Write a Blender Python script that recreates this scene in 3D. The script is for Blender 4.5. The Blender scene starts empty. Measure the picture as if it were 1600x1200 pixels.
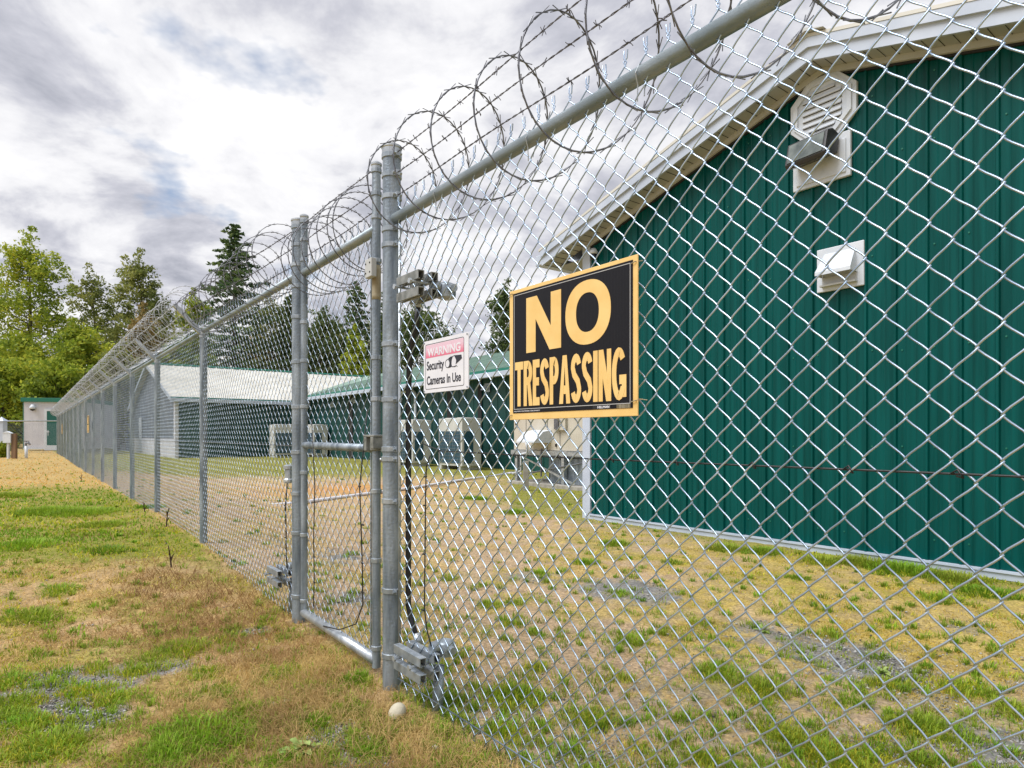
import bpy, math, random
import numpy as np
from mathutils import Vector, Matrix
C = bpy.context.scene
R = math.radians
rnd = random.Random(7)
rng = np.random.default_rng(11)

# ------------------------------------------------------------------ camera
CAMZ = 1.04
cd = bpy.data.cameras.new('camera'); cam = bpy.data.objects.new('camera', cd)
C.collection.objects.link(cam); C.camera = cam
cam.location = (0, 0, CAMZ); cam.rotation_euler = (R(90), 0, 0)
cd.sensor_width = 36; cd.lens = 36*990/1600; cd.shift_y = 81/1600
cd.clip_start = 0.05; cd.clip_end = 2000
# ------------------------------------------------------------------ world
SUN_EL, SUN_AZ = 58, 245          # azimuth measured clockwise from +Y
w = bpy.data.worlds.new('World'); C.world = w; w.use_nodes = True
nt = w.node_tree; N = nt.nodes; LK = nt.links
for n in list(N): N.remove(n)
def nd(t, **k):
    n = N.new(t)
    for a, b in k.items(): setattr(n, a, b)
    return n
out = nd('ShaderNodeOutputWorld'); bg = nd('ShaderNodeBackground')
sky = nd('ShaderNodeTexSky', sky_type='NISHITA'); sky.sun_disc = False
sky.sun_elevation = R(SUN_EL); sky.sun_rotation = R(SUN_AZ)
tc = nd('ShaderNodeTexCoord'); sep = nd('ShaderNodeSeparateXYZ'); LK.new(tc.outputs['Generated'], sep.inputs[0])
zm = nd('ShaderNodeMath', operation='MAXIMUM'); LK.new(sep.outputs[2], zm.inputs[0]); zm.inputs[1].default_value = 0
za = nd('ShaderNodeMath', operation='ADD'); LK.new(zm.outputs[0], za.inputs[0]); za.inputs[1].default_value = 0.22
dx = nd('ShaderNodeMath', operation='DIVIDE'); LK.new(sep.outputs[0], dx.inputs[0]); LK.new(za.outputs[0], dx.inputs[1])
dy = nd('ShaderNodeMath', operation='DIVIDE'); LK.new(sep.outputs[1], dy.inputs[0]); LK.new(za.outputs[0], dy.inputs[1])
cv = nd('ShaderNodeCombineXYZ'); LK.new(dx.outputs[0], cv.inputs[0]); LK.new(dy.outputs[0], cv.inputs[1]); cv.inputs[2].default_value = 3.1
n1 = nd('ShaderNodeTexNoise'); n1.inputs['Scale'].default_value = 2.6; n1.inputs['Detail'].default_value = 7; n1.inputs['Roughness'].default_value = .58; n1.inputs['Distortion'].default_value = .25
LK.new(cv.outputs[0], n1.inputs['Vector'])
r1 = nd('ShaderNodeValToRGB'); LK.new(n1.outputs[0], r1.inputs[0])
e = r1.color_ramp.elements; e[0].position = .34; e[0].color = (.27, .28, .325, 1); e[1].position = .66; e[1].color = (.70, .695, .70, 1)
m_ = e.new(.44); m_.color = (.40, .405, .45, 1)
m_ = e.new(.53); m_.color = (.575, .575, .595, 1)
mp = nd('ShaderNodeVectorMath', operation='ADD'); LK.new(cv.outputs[0], mp.inputs[0]); mp.inputs[1].default_value = (7.3, 2.2, 1)
n2 = nd('ShaderNodeTexNoise'); n2.inputs['Scale'].default_value = 1.9; n2.inputs['Detail'].default_value = 6; n2.inputs['Roughness'].default_value = .55
LK.new(mp.outputs[0], n2.inputs['Vector'])
r2 = nd('ShaderNodeValToRGB'); LK.new(n2.outputs[0], r2.inputs[0])
r2.color_ramp.elements[0].position = .60; r2.color_ramp.elements[1].position = .70
sc = nd('ShaderNodeVectorMath', operation='SCALE'); LK.new(sky.outputs[0], sc.inputs[0]); sc.inputs['Scale'].default_value = .9
cs = nd('ShaderNodeVectorMath', operation='SCALE'); LK.new(r1.outputs[0], cs.inputs[0]); cs.inputs['Scale'].default_value = 10.
mx = nd('ShaderNodeMix', data_type='RGBA'); LK.new(r2.outputs[0], mx.inputs[0]); LK.new(cs.outputs[0], mx.inputs[6]); LK.new(sc.outputs[0], mx.inputs[7])
LK.new(mx.outputs[2], bg.inputs[0]); bg.inputs[1].default_value = .1
LK.new(bg.outputs[0], out.inputs[0])
# ------------------------------------------------------------------ sun (veiled)
sd = bpy.data.lights.new('sun', 'SUN'); so = bpy.data.objects.new('sun', sd); C.collection.objects.link(so)
sd.energy = 2.35; sd.angle = R(40); sd.color = (1, .985, .965)
az = R(SUN_AZ); el = R(SUN_EL)
so.rotation_euler = Vector((math.sin(az)*math.cos(el), math.cos(az)*math.cos(el), math.sin(el))).to_track_quat('Z', 'Y').to_euler()
C.view_settings.view_transform = 'Standard'; C.view_settings.look = 'None'; C.view_settings.gamma = 1
C.view_settings.exposure = 0.66
C.render.engine = 'CYCLES'; C.render.film_transparent = False
C.cycles.max_bounces = 5; C.cycles.transparent_max_bounces = 4

# ------------------------------------------------------------------ frame of the place
UX, UY = -.6099, .7925; NX, NY = .7925, .6099      # u runs along the fence away from us, n points into the compound
ROT = math.atan2(-UY, -UX)
def W(t, n, z=0): return (1.53+t*UX+n*NX, t*UY+n*NY, z)
def pt(x, y, k):
    s = (x-38)/k; Y = 990/s
    return ((x-800)/990*Y, Y, CAMZ+(681-y)/s)
def grd(x, y, z=0.):
    Y = 990*(CAMZ-z)/(y-681); return ((x-800)/990*Y, Y, z)
def tf(x, k=1.53): return 1249.2*k/(x-38) - .61*(k-1.53)
def sstep(x, a, b): v = np.clip((x-a)/(b-a), 0, 1); return v*v*(3-2*v)
def H(x, y):
    x = np.asarray(x, float); y = np.asarray(y, float)
    t = (x-1.53)*UX+y*UY; n = (x-1.53)*NX+y*NY
    out_ = 1-sstep(n, 0.1, 2.5)
    h = .15*sstep(t, 4.3, 7.5)*out_ + .07*sstep(t, 20, 32)*out_
    h = h + .012*np.sin(x*2.1+y*1.3)*np.sin(y*1.7-x*.6)*np.clip(np.hypot(x, y)/4, 0, 1)
    return h

# ------------------------------------------------------------------ materials
def principled(name, col, rough=.6, metal=0., spec=.5):
    m = bpy.data.materials.new(name); m.use_nodes = True
    b = m.node_tree.nodes['Principled BSDF']
    b.inputs['Base Color'].default_value = (*col, 1); b.inputs['Roughness'].default_value = rough
    b.inputs['Metallic'].default_value = metal; b.inputs['Specular IOR Level'].default_value = spec
    return m
def noisy(name, c1, c2, scale=8, rough=.6, metal=0, bump=0, bscale=40, stretch=(1, 1, 1), spec=.5, lo=.35, hi=.65, r2_=None):
    m = principled(name, c1, rough, metal, spec); t = m.node_tree; b = t.nodes['Principled BSDF']
    co = t.nodes.new('ShaderNodeTexCoord'); mp = t.nodes.new('ShaderNodeMapping'); mp.inputs['Scale'].default_value = stretch
    t.links.new(co.outputs['Object'], mp.inputs[0])
    n = t.nodes.new('ShaderNodeTexNoise'); n.inputs['Scale'].default_value = scale; n.inputs['Detail'].default_value = 6
    t.links.new(mp.outputs[0], n.inputs['Vector'])
    r = t.nodes.new('ShaderNodeValToRGB'); r.color_ramp.elements[0].position = lo; r.color_ramp.elements[1].position = hi
    r.color_ramp.elements[0].color = (*c1, 1); r.color_ramp.elements[1].color = (*c2, 1)
    t.links.new(n.outputs[0], r.inputs[0]); t.links.new(r.outputs[0], b.inputs['Base Color'])
    if r2_ is not None:
        mr = t.nodes.new('ShaderNodeMapRange'); mr.inputs['To Min'].default_value = rough; mr.inputs['To Max'].default_value = r2_
        t.links.new(n.outputs[0], mr.inputs[0]); t.links.new(mr.outputs[0], b.inputs['Roughness'])
    if bump:
        n2 = t.nodes.new('ShaderNodeTexNoise'); n2.inputs['Scale'].default_value = bscale; n2.inputs['Detail'].default_value = 4
        t.links.new(co.outputs['Object'], n2.inputs['Vector'])
        bp = t.nodes.new('ShaderNodeBump'); bp.inputs['Strength'].default_value = bump; bp.inputs['Distance'].default_value = .01
        t.links.new(n2.outputs[0], bp.inputs['Height']); t.links.new(bp.outputs[0], b.inputs['Normal'])
    return m
def attr_mat(name, rough=.8, trans=0.):
    m = principled(name, (.5, .5, .5), rough, 0, .25); t = m.node_tree; b = t.nodes['Principled BSDF']
    a = t.nodes.new('ShaderNodeAttribute'); a.attribute_name = 'tint'
    t.links.new(a.outputs['Color'], b.inputs['Base Color'])
    if trans:
        tr = t.nodes.new('ShaderNodeBsdfTranslucent'); t.links.new(a.outputs['Color'], tr.inputs[0])
        mix = t.nodes.new('ShaderNodeMixShader'); mix.inputs[0].default_value = trans
        t.links.new(b.outputs[0], mix.inputs[1]); t.links.new(tr.outputs[0], mix.inputs[2])
        t.links.new(mix.outputs[0], t.nodes['Material Output'].inputs[0])
    return m
def leaf_mat(name, a, b_, c):
    m = principled(name, a, .7, 0, .3); t = m.node_tree; b = t.nodes['Principled BSDF']
    g = t.nodes.new('ShaderNodeNewGeometry')
    co = t.nodes.new('ShaderNodeTexCoord')
    n = t.nodes.new('ShaderNodeTexNoise'); n.inputs['Scale'].default_value = .35; n.inputs['Detail'].default_value = 3
    t.links.new(co.outputs['Object'], n.inputs['Vector'])
    ad = t.nodes.new('ShaderNodeMath'); ad.operation = 'MULTIPLY_ADD'; ad.inputs[1].default_value = .35
    t.links.new(g.outputs['Random Per Island'], ad.inputs[0])
    sb = t.nodes.new('ShaderNodeMath'); sb.operation = 'SUBTRACT'; sb.inputs[1].default_value = .17
    t.links.new(n.outputs[0], sb.inputs[0]); t.links.new(sb.outputs[0], ad.inputs[2])
    r = t.nodes.new('ShaderNodeValToRGB'); el = r.color_ramp.elements
    el[0].position = .3; el[0].color = (*a, 1); el[1].position = .72; el[1].color = (*c, 1); x = el.new(.5); x.color = (*b_, 1)
    t.links.new(ad.outputs[0], r.inputs[0]); t.links.new(r.outputs[0], b.inputs['Base Color'])
    tr = t.nodes.new('ShaderNodeBsdfTranslucent'); t.links.new(r.outputs[0], tr.inputs[0])
    mix = t.nodes.new('ShaderNodeMixShader'); mix.inputs[0].default_value = .4
    t.links.new(b.outputs[0], mix.inputs[1]); t.links.new(tr.outputs[0], mix.inputs[2])
    t.links.new(mix.outputs[0], t.nodes['Material Output'].inputs[0])
    return m
M = {}
M['galv'] = noisy('galvanised', (.15, .185, .225), (.36, .41, .46), 26, .42, .55, .25, 90, (1, 1, .16), r2_=.6)
M['band'] = noisy('band_steel', (.26, .30, .34), (.44, .48, .52), 20, .4, .6)
M['galv_light'] = noisy('galvanised_light', (.34, .375, .41), (.54, .57, .60), 20, .35, .6, .1, 60)
M['wire'] = noisy('mesh_wire', (.34, .44, .58), (.56, .67, .82), 9, .33, 1.)
M['wire_dull'] = noisy('mesh_wire_dull', (.24, .30, .38), (.40, .47, .57), 9, .42, .95)
M['rail'] = noisy('rail_metal', (.22, .27, .30), (.36, .41, .44), 6, .45, .5, .15, 80)
M['barb'] = noisy('barbed_steel', (.10, .10, .12), (.22, .22, .25), 30, .5, .7)
M['coil'] = noisy('coil_steel', (.13, .13, .15), (.26, .27, .30), 30, .42, .75)
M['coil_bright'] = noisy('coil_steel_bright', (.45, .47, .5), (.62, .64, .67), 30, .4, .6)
M['green_wall'] = noisy('green_panel', (.0, .055, .050), (.001, .084, .078), 7, .2, 0, .06, 6, (2.5, 1, .1), .16, r2_=.36)
M['green_far'] = noisy('green_panel_weathered', (.002, .045, .042), (.004, .07, .062), 1.2, .5, 0, 0, 6, (1, 1, .3), .5)
M['green_roof'] = noisy('green_roof_sheet', (.17, .27, .22), (.24, .35, .29), 1.1, .5, 0, .1, 4)
M['door_green'] = principled('door_green', (.002, .10, .08), .4)
M['green_trim'] = principled('green_trim_paint', (.01, .16, .11), .45)
M['white_roof'] = noisy('white_roof_sheet', (.52, .51, .46), (.64, .63, .58), .7, .5, 0, .1, 3)
M['trim'] = noisy('white_trim', (.43, .49, .60), (.52, .58, .69), 3, .4, 0, .02, 20)
M['soffit'] = noisy('soffit_vinyl', (.36, .37, .37), (.45, .46, .45), 3, .6)
M['frieze'] = noisy('frieze_board', (.46, .47, .47), (.54, .55, .54), 4, .55)
M['lilac'] = noisy('pale_siding', (.57, .57, .63), (.65, .65, .70), 2, .6)
M['grey_siding'] = noisy('grey_siding', (.15, .175, .22), (.20, .225, .27), 2, .6)
M['white'] = noisy('white_plastic', (.56, .61, .68), (.65, .69, .75), 8, .4)
M['beige'] = noisy('beige_steel', (.50, .46, .38), (.58, .54, .46), 3, .5)
M['cream'] = noisy('cream_steel', (.50, .50, .48), (.58, .58, .56), 3, .5)
M['grille'] = noisy('condenser_fins', (.02, .07, .11), (.05, .12, .17), 30, .4, .2)
M['black'] = principled('black_rubber', (.012, .012, .014), .45)
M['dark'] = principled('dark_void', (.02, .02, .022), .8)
M['glass_dark'] = noisy('lamp_glass', (.10, .12, .12), (.22, .25, .24), 9, .12, .1)
M['lampbody'] = principled('bronze_housing', (.05, .05, .055), .4, .3)
M['concrete'] = noisy('concrete', (.28, .26, .23), (.40, .38, .34), 9, .85, 0, .3, 40)
M['wood'] = noisy('weathered_wood', (.10, .06, .035), (.22, .13, .07), 10, .8, 0, .3, 30, (1, 1, .1))
M['trunk'] = noisy('bark', (.06, .05, .04), (.15, .125, .10), 6, .9, 0, .4, 20, (1, 1, .3))
M['fitting'] = noisy('weathered_shaded_fitting', (.16, .17, .16), (.34, .35, .34), 22, .5, .5)
M['rust'] = noisy('rusty_galvanised', (.28, .22, .12), (.42, .38, .28), 18, .6, .3)
M['stone'] = noisy('river_stone', (.42, .38, .28), (.60, .55, .43), 12, .7, 0, .2, 50)
M['stone2'] = noisy('pale_stone', (.5, .49, .46), (.62, .6, .57), 12, .7, 0, .2, 50)
M['yellow'] = noisy('sign_yellow', (.76, .50, .17), (.83, .57, .22), 14, .5)
M['signblack'] = principled('sign_black', (.011, .011, .016), .35)
M['silver'] = principled('sign_line', (.5, .5, .5), .4)
M['signwhite'] = noisy('sign_white', (.68, .68, .74), (.75, .75, .80), 12, .4)
M['ink'] = principled('sign_ink', (.015, .016, .03), .5)
M['stalk'] = principled('dead_stalk', (.06, .035, .02), .9)
M['weed'] = noisy('weed_leaf', (.20, .30, .07), (.34, .42, .12), 20, .6)
def pinkmat():
    m = principled('faded_red', (.8, .2, .3), .5); t = m.node_tree; b = t.nodes['Principled BSDF']
    co = t.nodes.new('ShaderNodeTexCoord'); s = t.nodes.new('ShaderNodeSeparateXYZ'); t.links.new(co.outputs['Generated'], s.inputs[0])
    r = t.nodes.new('ShaderNodeValToRGB'); r.color_ramp.elements[0].color = (.70, .17, .27, 1); r.color_ramp.elements[1].color = (.72, .50, .60, 1)
    r.color_ramp.elements[0].position = .1; r.color_ramp.elements[1].position = .7
    t.links.new(s.outputs[2], r.inputs[0]); t.links.new(r.outputs[0], b.inputs['Base Color']); return m
M['pink'] = pinkmat()
def corrmat():
    m = principled('sign_black_fluted', (.007, .007, .011), .5, 0, .22); t = m.node_tree; b = t.nodes['Principled BSDF']
    co = t.nodes.new('ShaderNodeTexCoord'); wv = t.nodes.new('ShaderNodeTexWave'); wv.bands_direction = 'X'; wv.inputs['Scale'].default_value = 62
    t.links.new(co.outputs['Object'], wv.inputs[0])
    bp = t.nodes.new('ShaderNodeBump'); bp.inputs['Strength'].default_value = .35; bp.inputs['Distance'].default_value = .001
    t.links.new(wv.outputs['Fac'], bp.inputs['Height']); t.links.new(bp.outputs[0], b.inputs['Normal']); return m
M['flute'] = corrmat()

# ------------------------------------------------------------------ mesh helpers
class MB:
    def __init__(s): s.v = []; s.f = []
    def add(s, vs, fs):
        o = len(s.v); s.v += [tuple(v) for v in vs]; s.f += [tuple(i+o for i in f) for f in fs]; return s
    def box(s, x0, x1, y0, y1, z0, z1):
        v = [(x, y, z) for x in (x0, x1) for y in (y0, y1) for z in (z0, z1)]
        return s.add(v, [(0, 1, 3, 2), (4, 6, 7, 5), (0, 4, 5, 1), (2, 3, 7, 6), (0, 2, 6, 4), (1, 5, 7, 3)])
    def tube(s, pts, r, n=8, cap=True):
        pts = [Vector(p) for p in pts]; rs = r if isinstance(r, (list, tuple)) else [r]*len(pts)
        o = len(s.v); T = None; prev = None
        for i, p in enumerate(pts):
            d = (pts[min(i+1, len(pts)-1)]-pts[max(i-1, 0)]).normalized()
            if prev is None:
                a = Vector((0, 0, 1)) if abs(d.z) < .9 else Vector((1, 0, 0)); prev = d.cross(a).normalized()
            prev = (prev-d*prev.dot(d)).normalized(); q = d.cross(prev)
            for k in range(n):
                an = 2*math.pi*k/n; s.v.append(tuple(p+(prev*math.cos(an)+q*math.sin(an))*rs[i]))
        for i in range(len(pts)-1):
            for k in range(n):
                a = o+i*n+k; b = o+i*n+(k+1) % n; s.f.append((a, b, b+n, a+n))
        if cap:
            s.f.append(tuple(o+k for k in range(n))[::-1]); e = o+(len(pts)-1)*n; s.f.append(tuple(e+k for k in range(n)))
        return s
    def prism(s, poly, axis, a, b):
        """poly: 2-D outline; axis 'y' puts it in xz, extruded a..b along y; 'x' puts it in yz; 'z' in xy"""
        def P(p, d): return (p[0], d, p[1]) if axis == 'y' else ((d, p[0], p[1]) if axis == 'x' else (p[0], p[1], d))
        n = len(poly); vs = [P(p, a) for p in poly]+[P(p, b) for p in poly]
        fs = [tuple(range(n)), tuple(range(2*n-1, n-1, -1))]+[(i, i+n, (i+1) % n+n, (i+1) % n) for i in range(n)]
        return s.add(vs, fs)
    def lathe(s, c, prof, n=12, axis='z'):
        o = len(s.v)
        for (r, h) in prof:
            for k in range(n):
                a = 2*math.pi*k/n; q = (r*math.cos(a), r*math.sin(a))
                s.v.append((c[0]+q[0], c[1]+q[1], c[2]+h) if axis == 'z' else ((c[0]+q[0], c[1]+h, c[2]+q[1]) if axis == 'y' else (c[0]+h, c[1]+q[0], c[2]+q[1])))
        for i in range(len(prof)-1):
            for k in range(n):
                a = o+i*n+k; b = o+i*n+(k+1) % n; s.f.append((a, b, b+n, a+n))
        s.f.append(tuple(o+k for k in range(n))[::-1]); e = o+(len(prof)-1)*n; s.f.append(tuple(e+k for k in range(n)))
        return s
    def build(s, name, mat, parent=None, smooth=False, bevel=0):
        me = bpy.data.meshes.new(name); me.from_pydata(s.v, [], s.f); me.validate(); 
        return link(name, me, mat, parent, smooth, bevel)
def link(name, me, mat, parent=None, smooth=False, bevel=0):
    import bmesh
    if len(me.vertices) < 60000:
        bm = bmesh.new(); bm.from_mesh(me); bmesh.ops.recalc_face_normals(bm, faces=bm.faces); bm.to_mesh(me); bm.free()
    me.materials.append(mat)
    if smooth: me.shade_smooth()
    o = bpy.data.objects.new(name, me); C.collection.objects.link(o); o.parent = parent
    if bevel:
        b = o.modifiers.new('b', 'BEVEL'); b.width = bevel; b.segments = 2; b.limit_method = 'ANGLE'
    return o
def npmesh(name, V, F, cols=None):
    """V (n,3) F (m,k) all faces same size"""
    me = bpy.data.meshes.new(name); k = F.shape[1]
    me.vertices.add(len(V)); me.vertices.foreach_set('co', V.astype(np.float32).ravel())
    me.loops.add(F.size); me.loops.foreach_set('vertex_index', F.astype(np.int32).ravel())
    me.polygons.add(len(F)); me.polygons.foreach_set('loop_start', np.arange(0, F.size, k, dtype=np.int32))
    me.polygons.foreach_set('loop_total', np.full(len(F), k, dtype=np.int32))
    if cols is not None:
        a = me.color_attributes.new('tint', 'FLOAT_COLOR', 'POINT')
        c4 = np.ones((len(V), 4), np.float32); c4[:, :3] = cols; a.data.foreach_set('color', c4.ravel())
    me.update(calc_edges=True)
    return me
def tag(o, label=None, cat=None, group=None, kind=None):
    if label: o['label'] = label
    if cat: o['category'] = cat
    if group: o['group'] = group
    if kind: o['kind'] = kind
    return o
def thing(name, loc, label, cat, rz=None, group=None):
    o = bpy.data.objects.new(name, None); C.collection.objects.link(o); o.empty_display_size = .2
    o.location = loc; o.rotation_euler = (0, 0, ROT if rz is None else rz)
    return tag(o, label, cat, group)
def copy_tree(o, parent=None):
    c = o.copy(); C.collection.objects.link(c); c.parent = parent
    for ch in list(o.children): copy_tree(ch, c)
    return c
def tubes(P, r, sides=4, ref=(0, 1, 0)):
    """P (w,n,3) many polylines -> one V,F"""
    w_, n, _ = P.shape
    d = np.empty_like(P); d[:, 1:-1] = P[:, 2:]-P[:, :-2]; d[:, 0] = P[:, 1]-P[:, 0]; d[:, -1] = P[:, -1]-P[:, -2]
    d /= np.linalg.norm(d, axis=2, keepdims=True)+1e-9
    a = np.cross(d, np.array(ref, float)); a /= np.linalg.norm(a, axis=2, keepdims=True)+1e-9
    b = np.cross(d, a)
    an = np.arange(sides)*2*np.pi/sides+.4
    V = P[:, :, None, :]+r*(np.cos(an)[None, None, :, None]*a[:, :, None, :]+np.sin(an)[None, None, :, None]*b[:, :, None, :])
    idx = np.arange(w_*n*sides).reshape(w_, n, sides); nx = np.roll(idx, -1, axis=2)
    F = np.stack([idx[:, :-1], nx[:, :-1], nx[:, 1:], idx[:, 1:]], axis=-1).reshape(-1, 4)
    return V.reshape(-1, 3), F
def cat_(parts):
    Vs, Fs, o = [], [], 0
    for V, F in parts: Vs.append(V); Fs.append(F+o); o += len(V)
    return np.concatenate(Vs), np.concatenate(Fs)

# ------------------------------------------------------------------ chain link
PW, PH = .068, .0725
def chain(L, rows, z0, r, pts=5, sides=4, barbs=True, wob=.0):
    nw = int(round(L/(PW/2))); p = L/nw
    u = np.linspace(0, 1, pts+1)[:-1]
    f = u-.032*np.sin(2*np.pi*u); yy = np.sin(np.pi*u)**.5
    a = p/2+r*.9
    xs, ys, zs = [], [], []
    for k in range(rows*2):
        up = (k % 2 == 0)
        xs.append(-a+2*a*f if up else a-2*a*f); ys.append((-1 if up else 1)*yy*r*1.05); zs.append(z0+(k+u)*PH/2)
    xs = np.concatenate(xs+[np.array([-a])]); ys = np.concatenate(ys+[np.array([0.])]); zs = np.concatenate(zs+[np.array([z0+rows*PH])])
    P = np.empty((nw, len(xs), 3))
    for j in range(nw):
        sg = 1 if j % 2 == 0 else -1
        P[j, :, 0] = (j+.5)*p+sg*xs; P[j, :, 1] = ys*sg; P[j, :, 2] = zs
    if wob:
        P[:, :, 1] += wob*np.sin(P[:, :, 0]*2.3+P[:, :, 2]*1.7)
        P[:, :, 0] += wob*.35*np.sin(P[:, :, 0]*7+P[:, :, 2]*5); P[:, :, 2] += wob*.4*np.sin(P[:, :, 0]*5.1+P[:, :, 2]*3.3)
    out_ = [tubes(P, r, sides)]
    if barbs:
        zt = z0+rows*PH; B = []
        for j in range(0, nw+1, 2):
            x = j*p; q = rnd.uniform(-.006, .006); h = rnd.uniform(.022, .034)
            B.append([(x-.002, 0, zt-.002), (x+.003, .002, zt+h*.35), (x-.003+q*.5, -.002, zt+h*.7), (x+q-.006, .001, zt+h+.012)])
            B.append([(x+.002, 0, zt-.002), (x-.003, -.002, zt+h*.35), (x+.003+q*.5, .002, zt+h*.7), (x+q+.007, -.001, zt+h+.010)])
            B.append([(x-.004, 0, z0+.004), (x-.007, 0, z0-.010), (x, 0, z0-.026), (x+.002, 0, z0-.012)])
            B.append([(x+.004, 0, z0+.004), (x+.007, 0, z0-.010), (x, 0, z0-.026), (x-.002, 0, z0-.012)])
        out_.append(tubes(np.array(B), r, sides))
    return cat_(out_)
def strand(p0, p1, r=.0016, barbstep=.11, sag=0., barb=.014, seed=1):
    """two-ply barbed wire between two local points (mostly along x)"""
    q = random.Random(seed); p0 = np.array(p0, float); p1 = np.array(p1, float); L = np.linalg.norm(p1-p0)
    n = max(4, int(L/.018)); u = np.linspace(0, 1, n); base = p0+(p1-p0)*u[:, None]; base[:, 2] -= sag*4*u*(1-u)
    base[:, 2] += .004*np.sin(u*L*6+seed)
    ph = u*L*2*np.pi/.07
    o = np.stack([0*u, np.cos(ph), np.sin(ph)], 1)*r*1.1
    P = np.stack([base+o, base-o]); parts = [tubes(P, r, 4, (0, .3, 1))]
    nb = int(L/barbstep); B = []
    for i in range(nb):
        c = base[min(n-1, int((i+.5)/nb*n))]
        for k in range(2):
            an = q.uniform(0, math.pi); d = np.array([q.uniform(-.6, .6), math.cos(an), math.sin(an)]); d /= np.linalg.norm(d)
            B.append([c-d*barb, c-d*.3*barb+np.array([.003, 0, 0]), c+d*.3*barb-np.array([.003, 0, 0]), c+d*barb])
        B.append([c+(-.006, r*2, 0), c+(-.002, 0, r*2.5), c+(.002, -r*2, 0), c+(.006, 0, -r*2.5)])
    parts.append(tubes(np.array(B), r*.85, 4, (.3, .2, 1)))
    return cat_(parts)
def coil(L, cy, cz, rad, pitch, r=.0019, seed=1, barb=.016, every=.085, jit=.02, sides=4):
    q = random.Random(seed); turns = L/pitch; n = int(turns*34); th = np.linspace(0, turns*2*np.pi, n)
    jx = np.interp(th, np.arange(0, turns*2*np.pi+7, math.pi), [q.uniform(-jit, jit) for _ in range(int((turns*2*np.pi+7)/math.pi)+1)][:len(np.arange(0, turns*2*np.pi+7, math.pi))])
    rr = rad*(1+.035*np.sin(th*.37+seed))
    x = th/(2*np.pi)*pitch+jx*.6+pitch*.22*np.sin(th)
    P = np.stack([x, cy+rr*np.cos(th), cz+rr*np.sin(th)+.01*np.sin(th*.21)], 1)
    P[:, 0] = np.clip(P[:, 0], 0.0, L)
    parts = [tubes(P[None], r, sides, (1, 0, 0))]
    seg = 2*math.pi*rad/34; st = max(1, int(round(every/seg))); B = []
    for i in range(2, n-2, st):
        c = P[i]; tg = P[i+1]-P[i-1]; tg /= np.linalg.norm(tg); rd = np.array([0, math.cos(th[i]), math.sin(th[i])]); ax = np.array([1., 0, 0])
        for sx, sr in ((1, 1), (-1, -1), (1, -1), (-1, 1)):
            e = c+tg*barb*sx*1.35+(rd*sr*.26+ax*sr*.3)*barb
            B.append([c, (c*.5+e*.5), e])
    parts.append(tubes(np.array(B), r*.62, 3, (.3, .3, 1)))
    return cat_(parts)
def bands(mb, x, zs, r, h=.022, bolt=True):
    mat, par = mb
    for z in zs:
        mb = MB()
        mb.lathe((x, 0, z-h/2), [(r+.001, 0), (r+.0045, .002), (r+.0045, h-.002), (r+.001, h)], 18)
        if bolt: mb.box(x+r, x+r+.022, -.008, .008, z-h/2, z+h/2); mb.tube([(x+r+.012, -.02, z), (x+r+.012, .02, z)], .006, 6)
        mb.build('post_band', mat, par)
def post(name, parent, x, r, z0, z1, mat, cap=True):
    mb = MB(); mb.lathe((x, 0, z0), [(r, 0), (r, z1-z0-.0)], 24)
    o = mb.build(name, mat, parent, True)
    m = o.modifiers.new('e', 'EDGE_SPLIT'); m.split_angle = R(50)
    if cap:
        c = MB(); c.lathe((x, 0, z1-.035), [(r+.0015, 0), (r+.003, .004), (r+.003, .03), (r+.0055, .034), (r+.0055, .042), (r*.8, .049), (r*.3, .052)], 24)
        c.build('post_cap', M['galv_light'], o, False)
    return o
def px(mb, pts, r, n=8): return mb.tube(pts, r, n)

POST_T = [4.46, 6.83, 9.2, 11.35, 13.5, 15.65, 17.8, 19.95, 22.1, 24.25, 26.4, 28.55, 30.7, 32.85, 35.0, 37.0]
RZ = 1.935; PTOP = 2.235; ROWS = 27; MZ0 = .02

# ---- near panel
T0 = 3.33
near = thing('chain_link_fence', W(T0, 0), 'near fence panel carrying the large yellow and black sign, right of the thick post', 'fence', group='security fence round the compound')
p = post('post', near, 0, .0375, -.3, PTOP, M['galv'])
bands((M['band'], p), 0, [2.2, 2.12, 2.03, 1.895, 1.83, 1.42, 1.19, .985, .945, .77, .40, .13], .0375)
post('post', near, 4.1, .03, -.3, 2.0, M['galv'])
MB().tube([(.03, 0, RZ), (4.9, 0, RZ)], .0215, 20).build('top_rail', M['rail'], near, True)
V, F = chain(4.42, ROWS, MZ0, .0020, 6, 5, True, .003); V[:, 0] += .075
V[:, 1] -= .006
link('mesh_panel', npmesh('mesh_panel', V, F), M['wire'], near, True)
for i, xx in enumerate((.38, .92, 1.35, 1.93, 2.44, 3.1, 3.8)):
    a_ = [(xx+.004*math.sin(j), .0235*math.cos(j*.7), RZ+.0235*math.sin(j*.7)) for j in range(10)]
    MB().tube([(xx-.01, -.006, RZ-.065), (xx-.002, -.014, RZ-.03)]+a_[:0]+[(xx, -.024, RZ-.004), (xx+.002, -.012, RZ+.022), (xx+.004, .012, RZ+.022), (xx+.003, .024, RZ), (xx, .010, RZ-.03), (xx+.012, -.006, RZ-.06)], .0016, 5).build('tie_wire', M['galv_light'], near)
MB().tube([(.07, .0, .06), (.07, .0, 1.95)], .006, 8).build('tension_bar', M['galv_light'], near, True)
for i, (z0, z1, y1) in enumerate(((2.2, 2.30, -.03), (2.12, 2.17, -.0), (2.03, 2.035, 0.0))):
    V, F = strand((.04, 0, z0), (4.9, y1, z1+.03), seed=i+2); link('barbed_wire', npmesh('barbed_wire', V, F), M['barb'], near)
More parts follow.
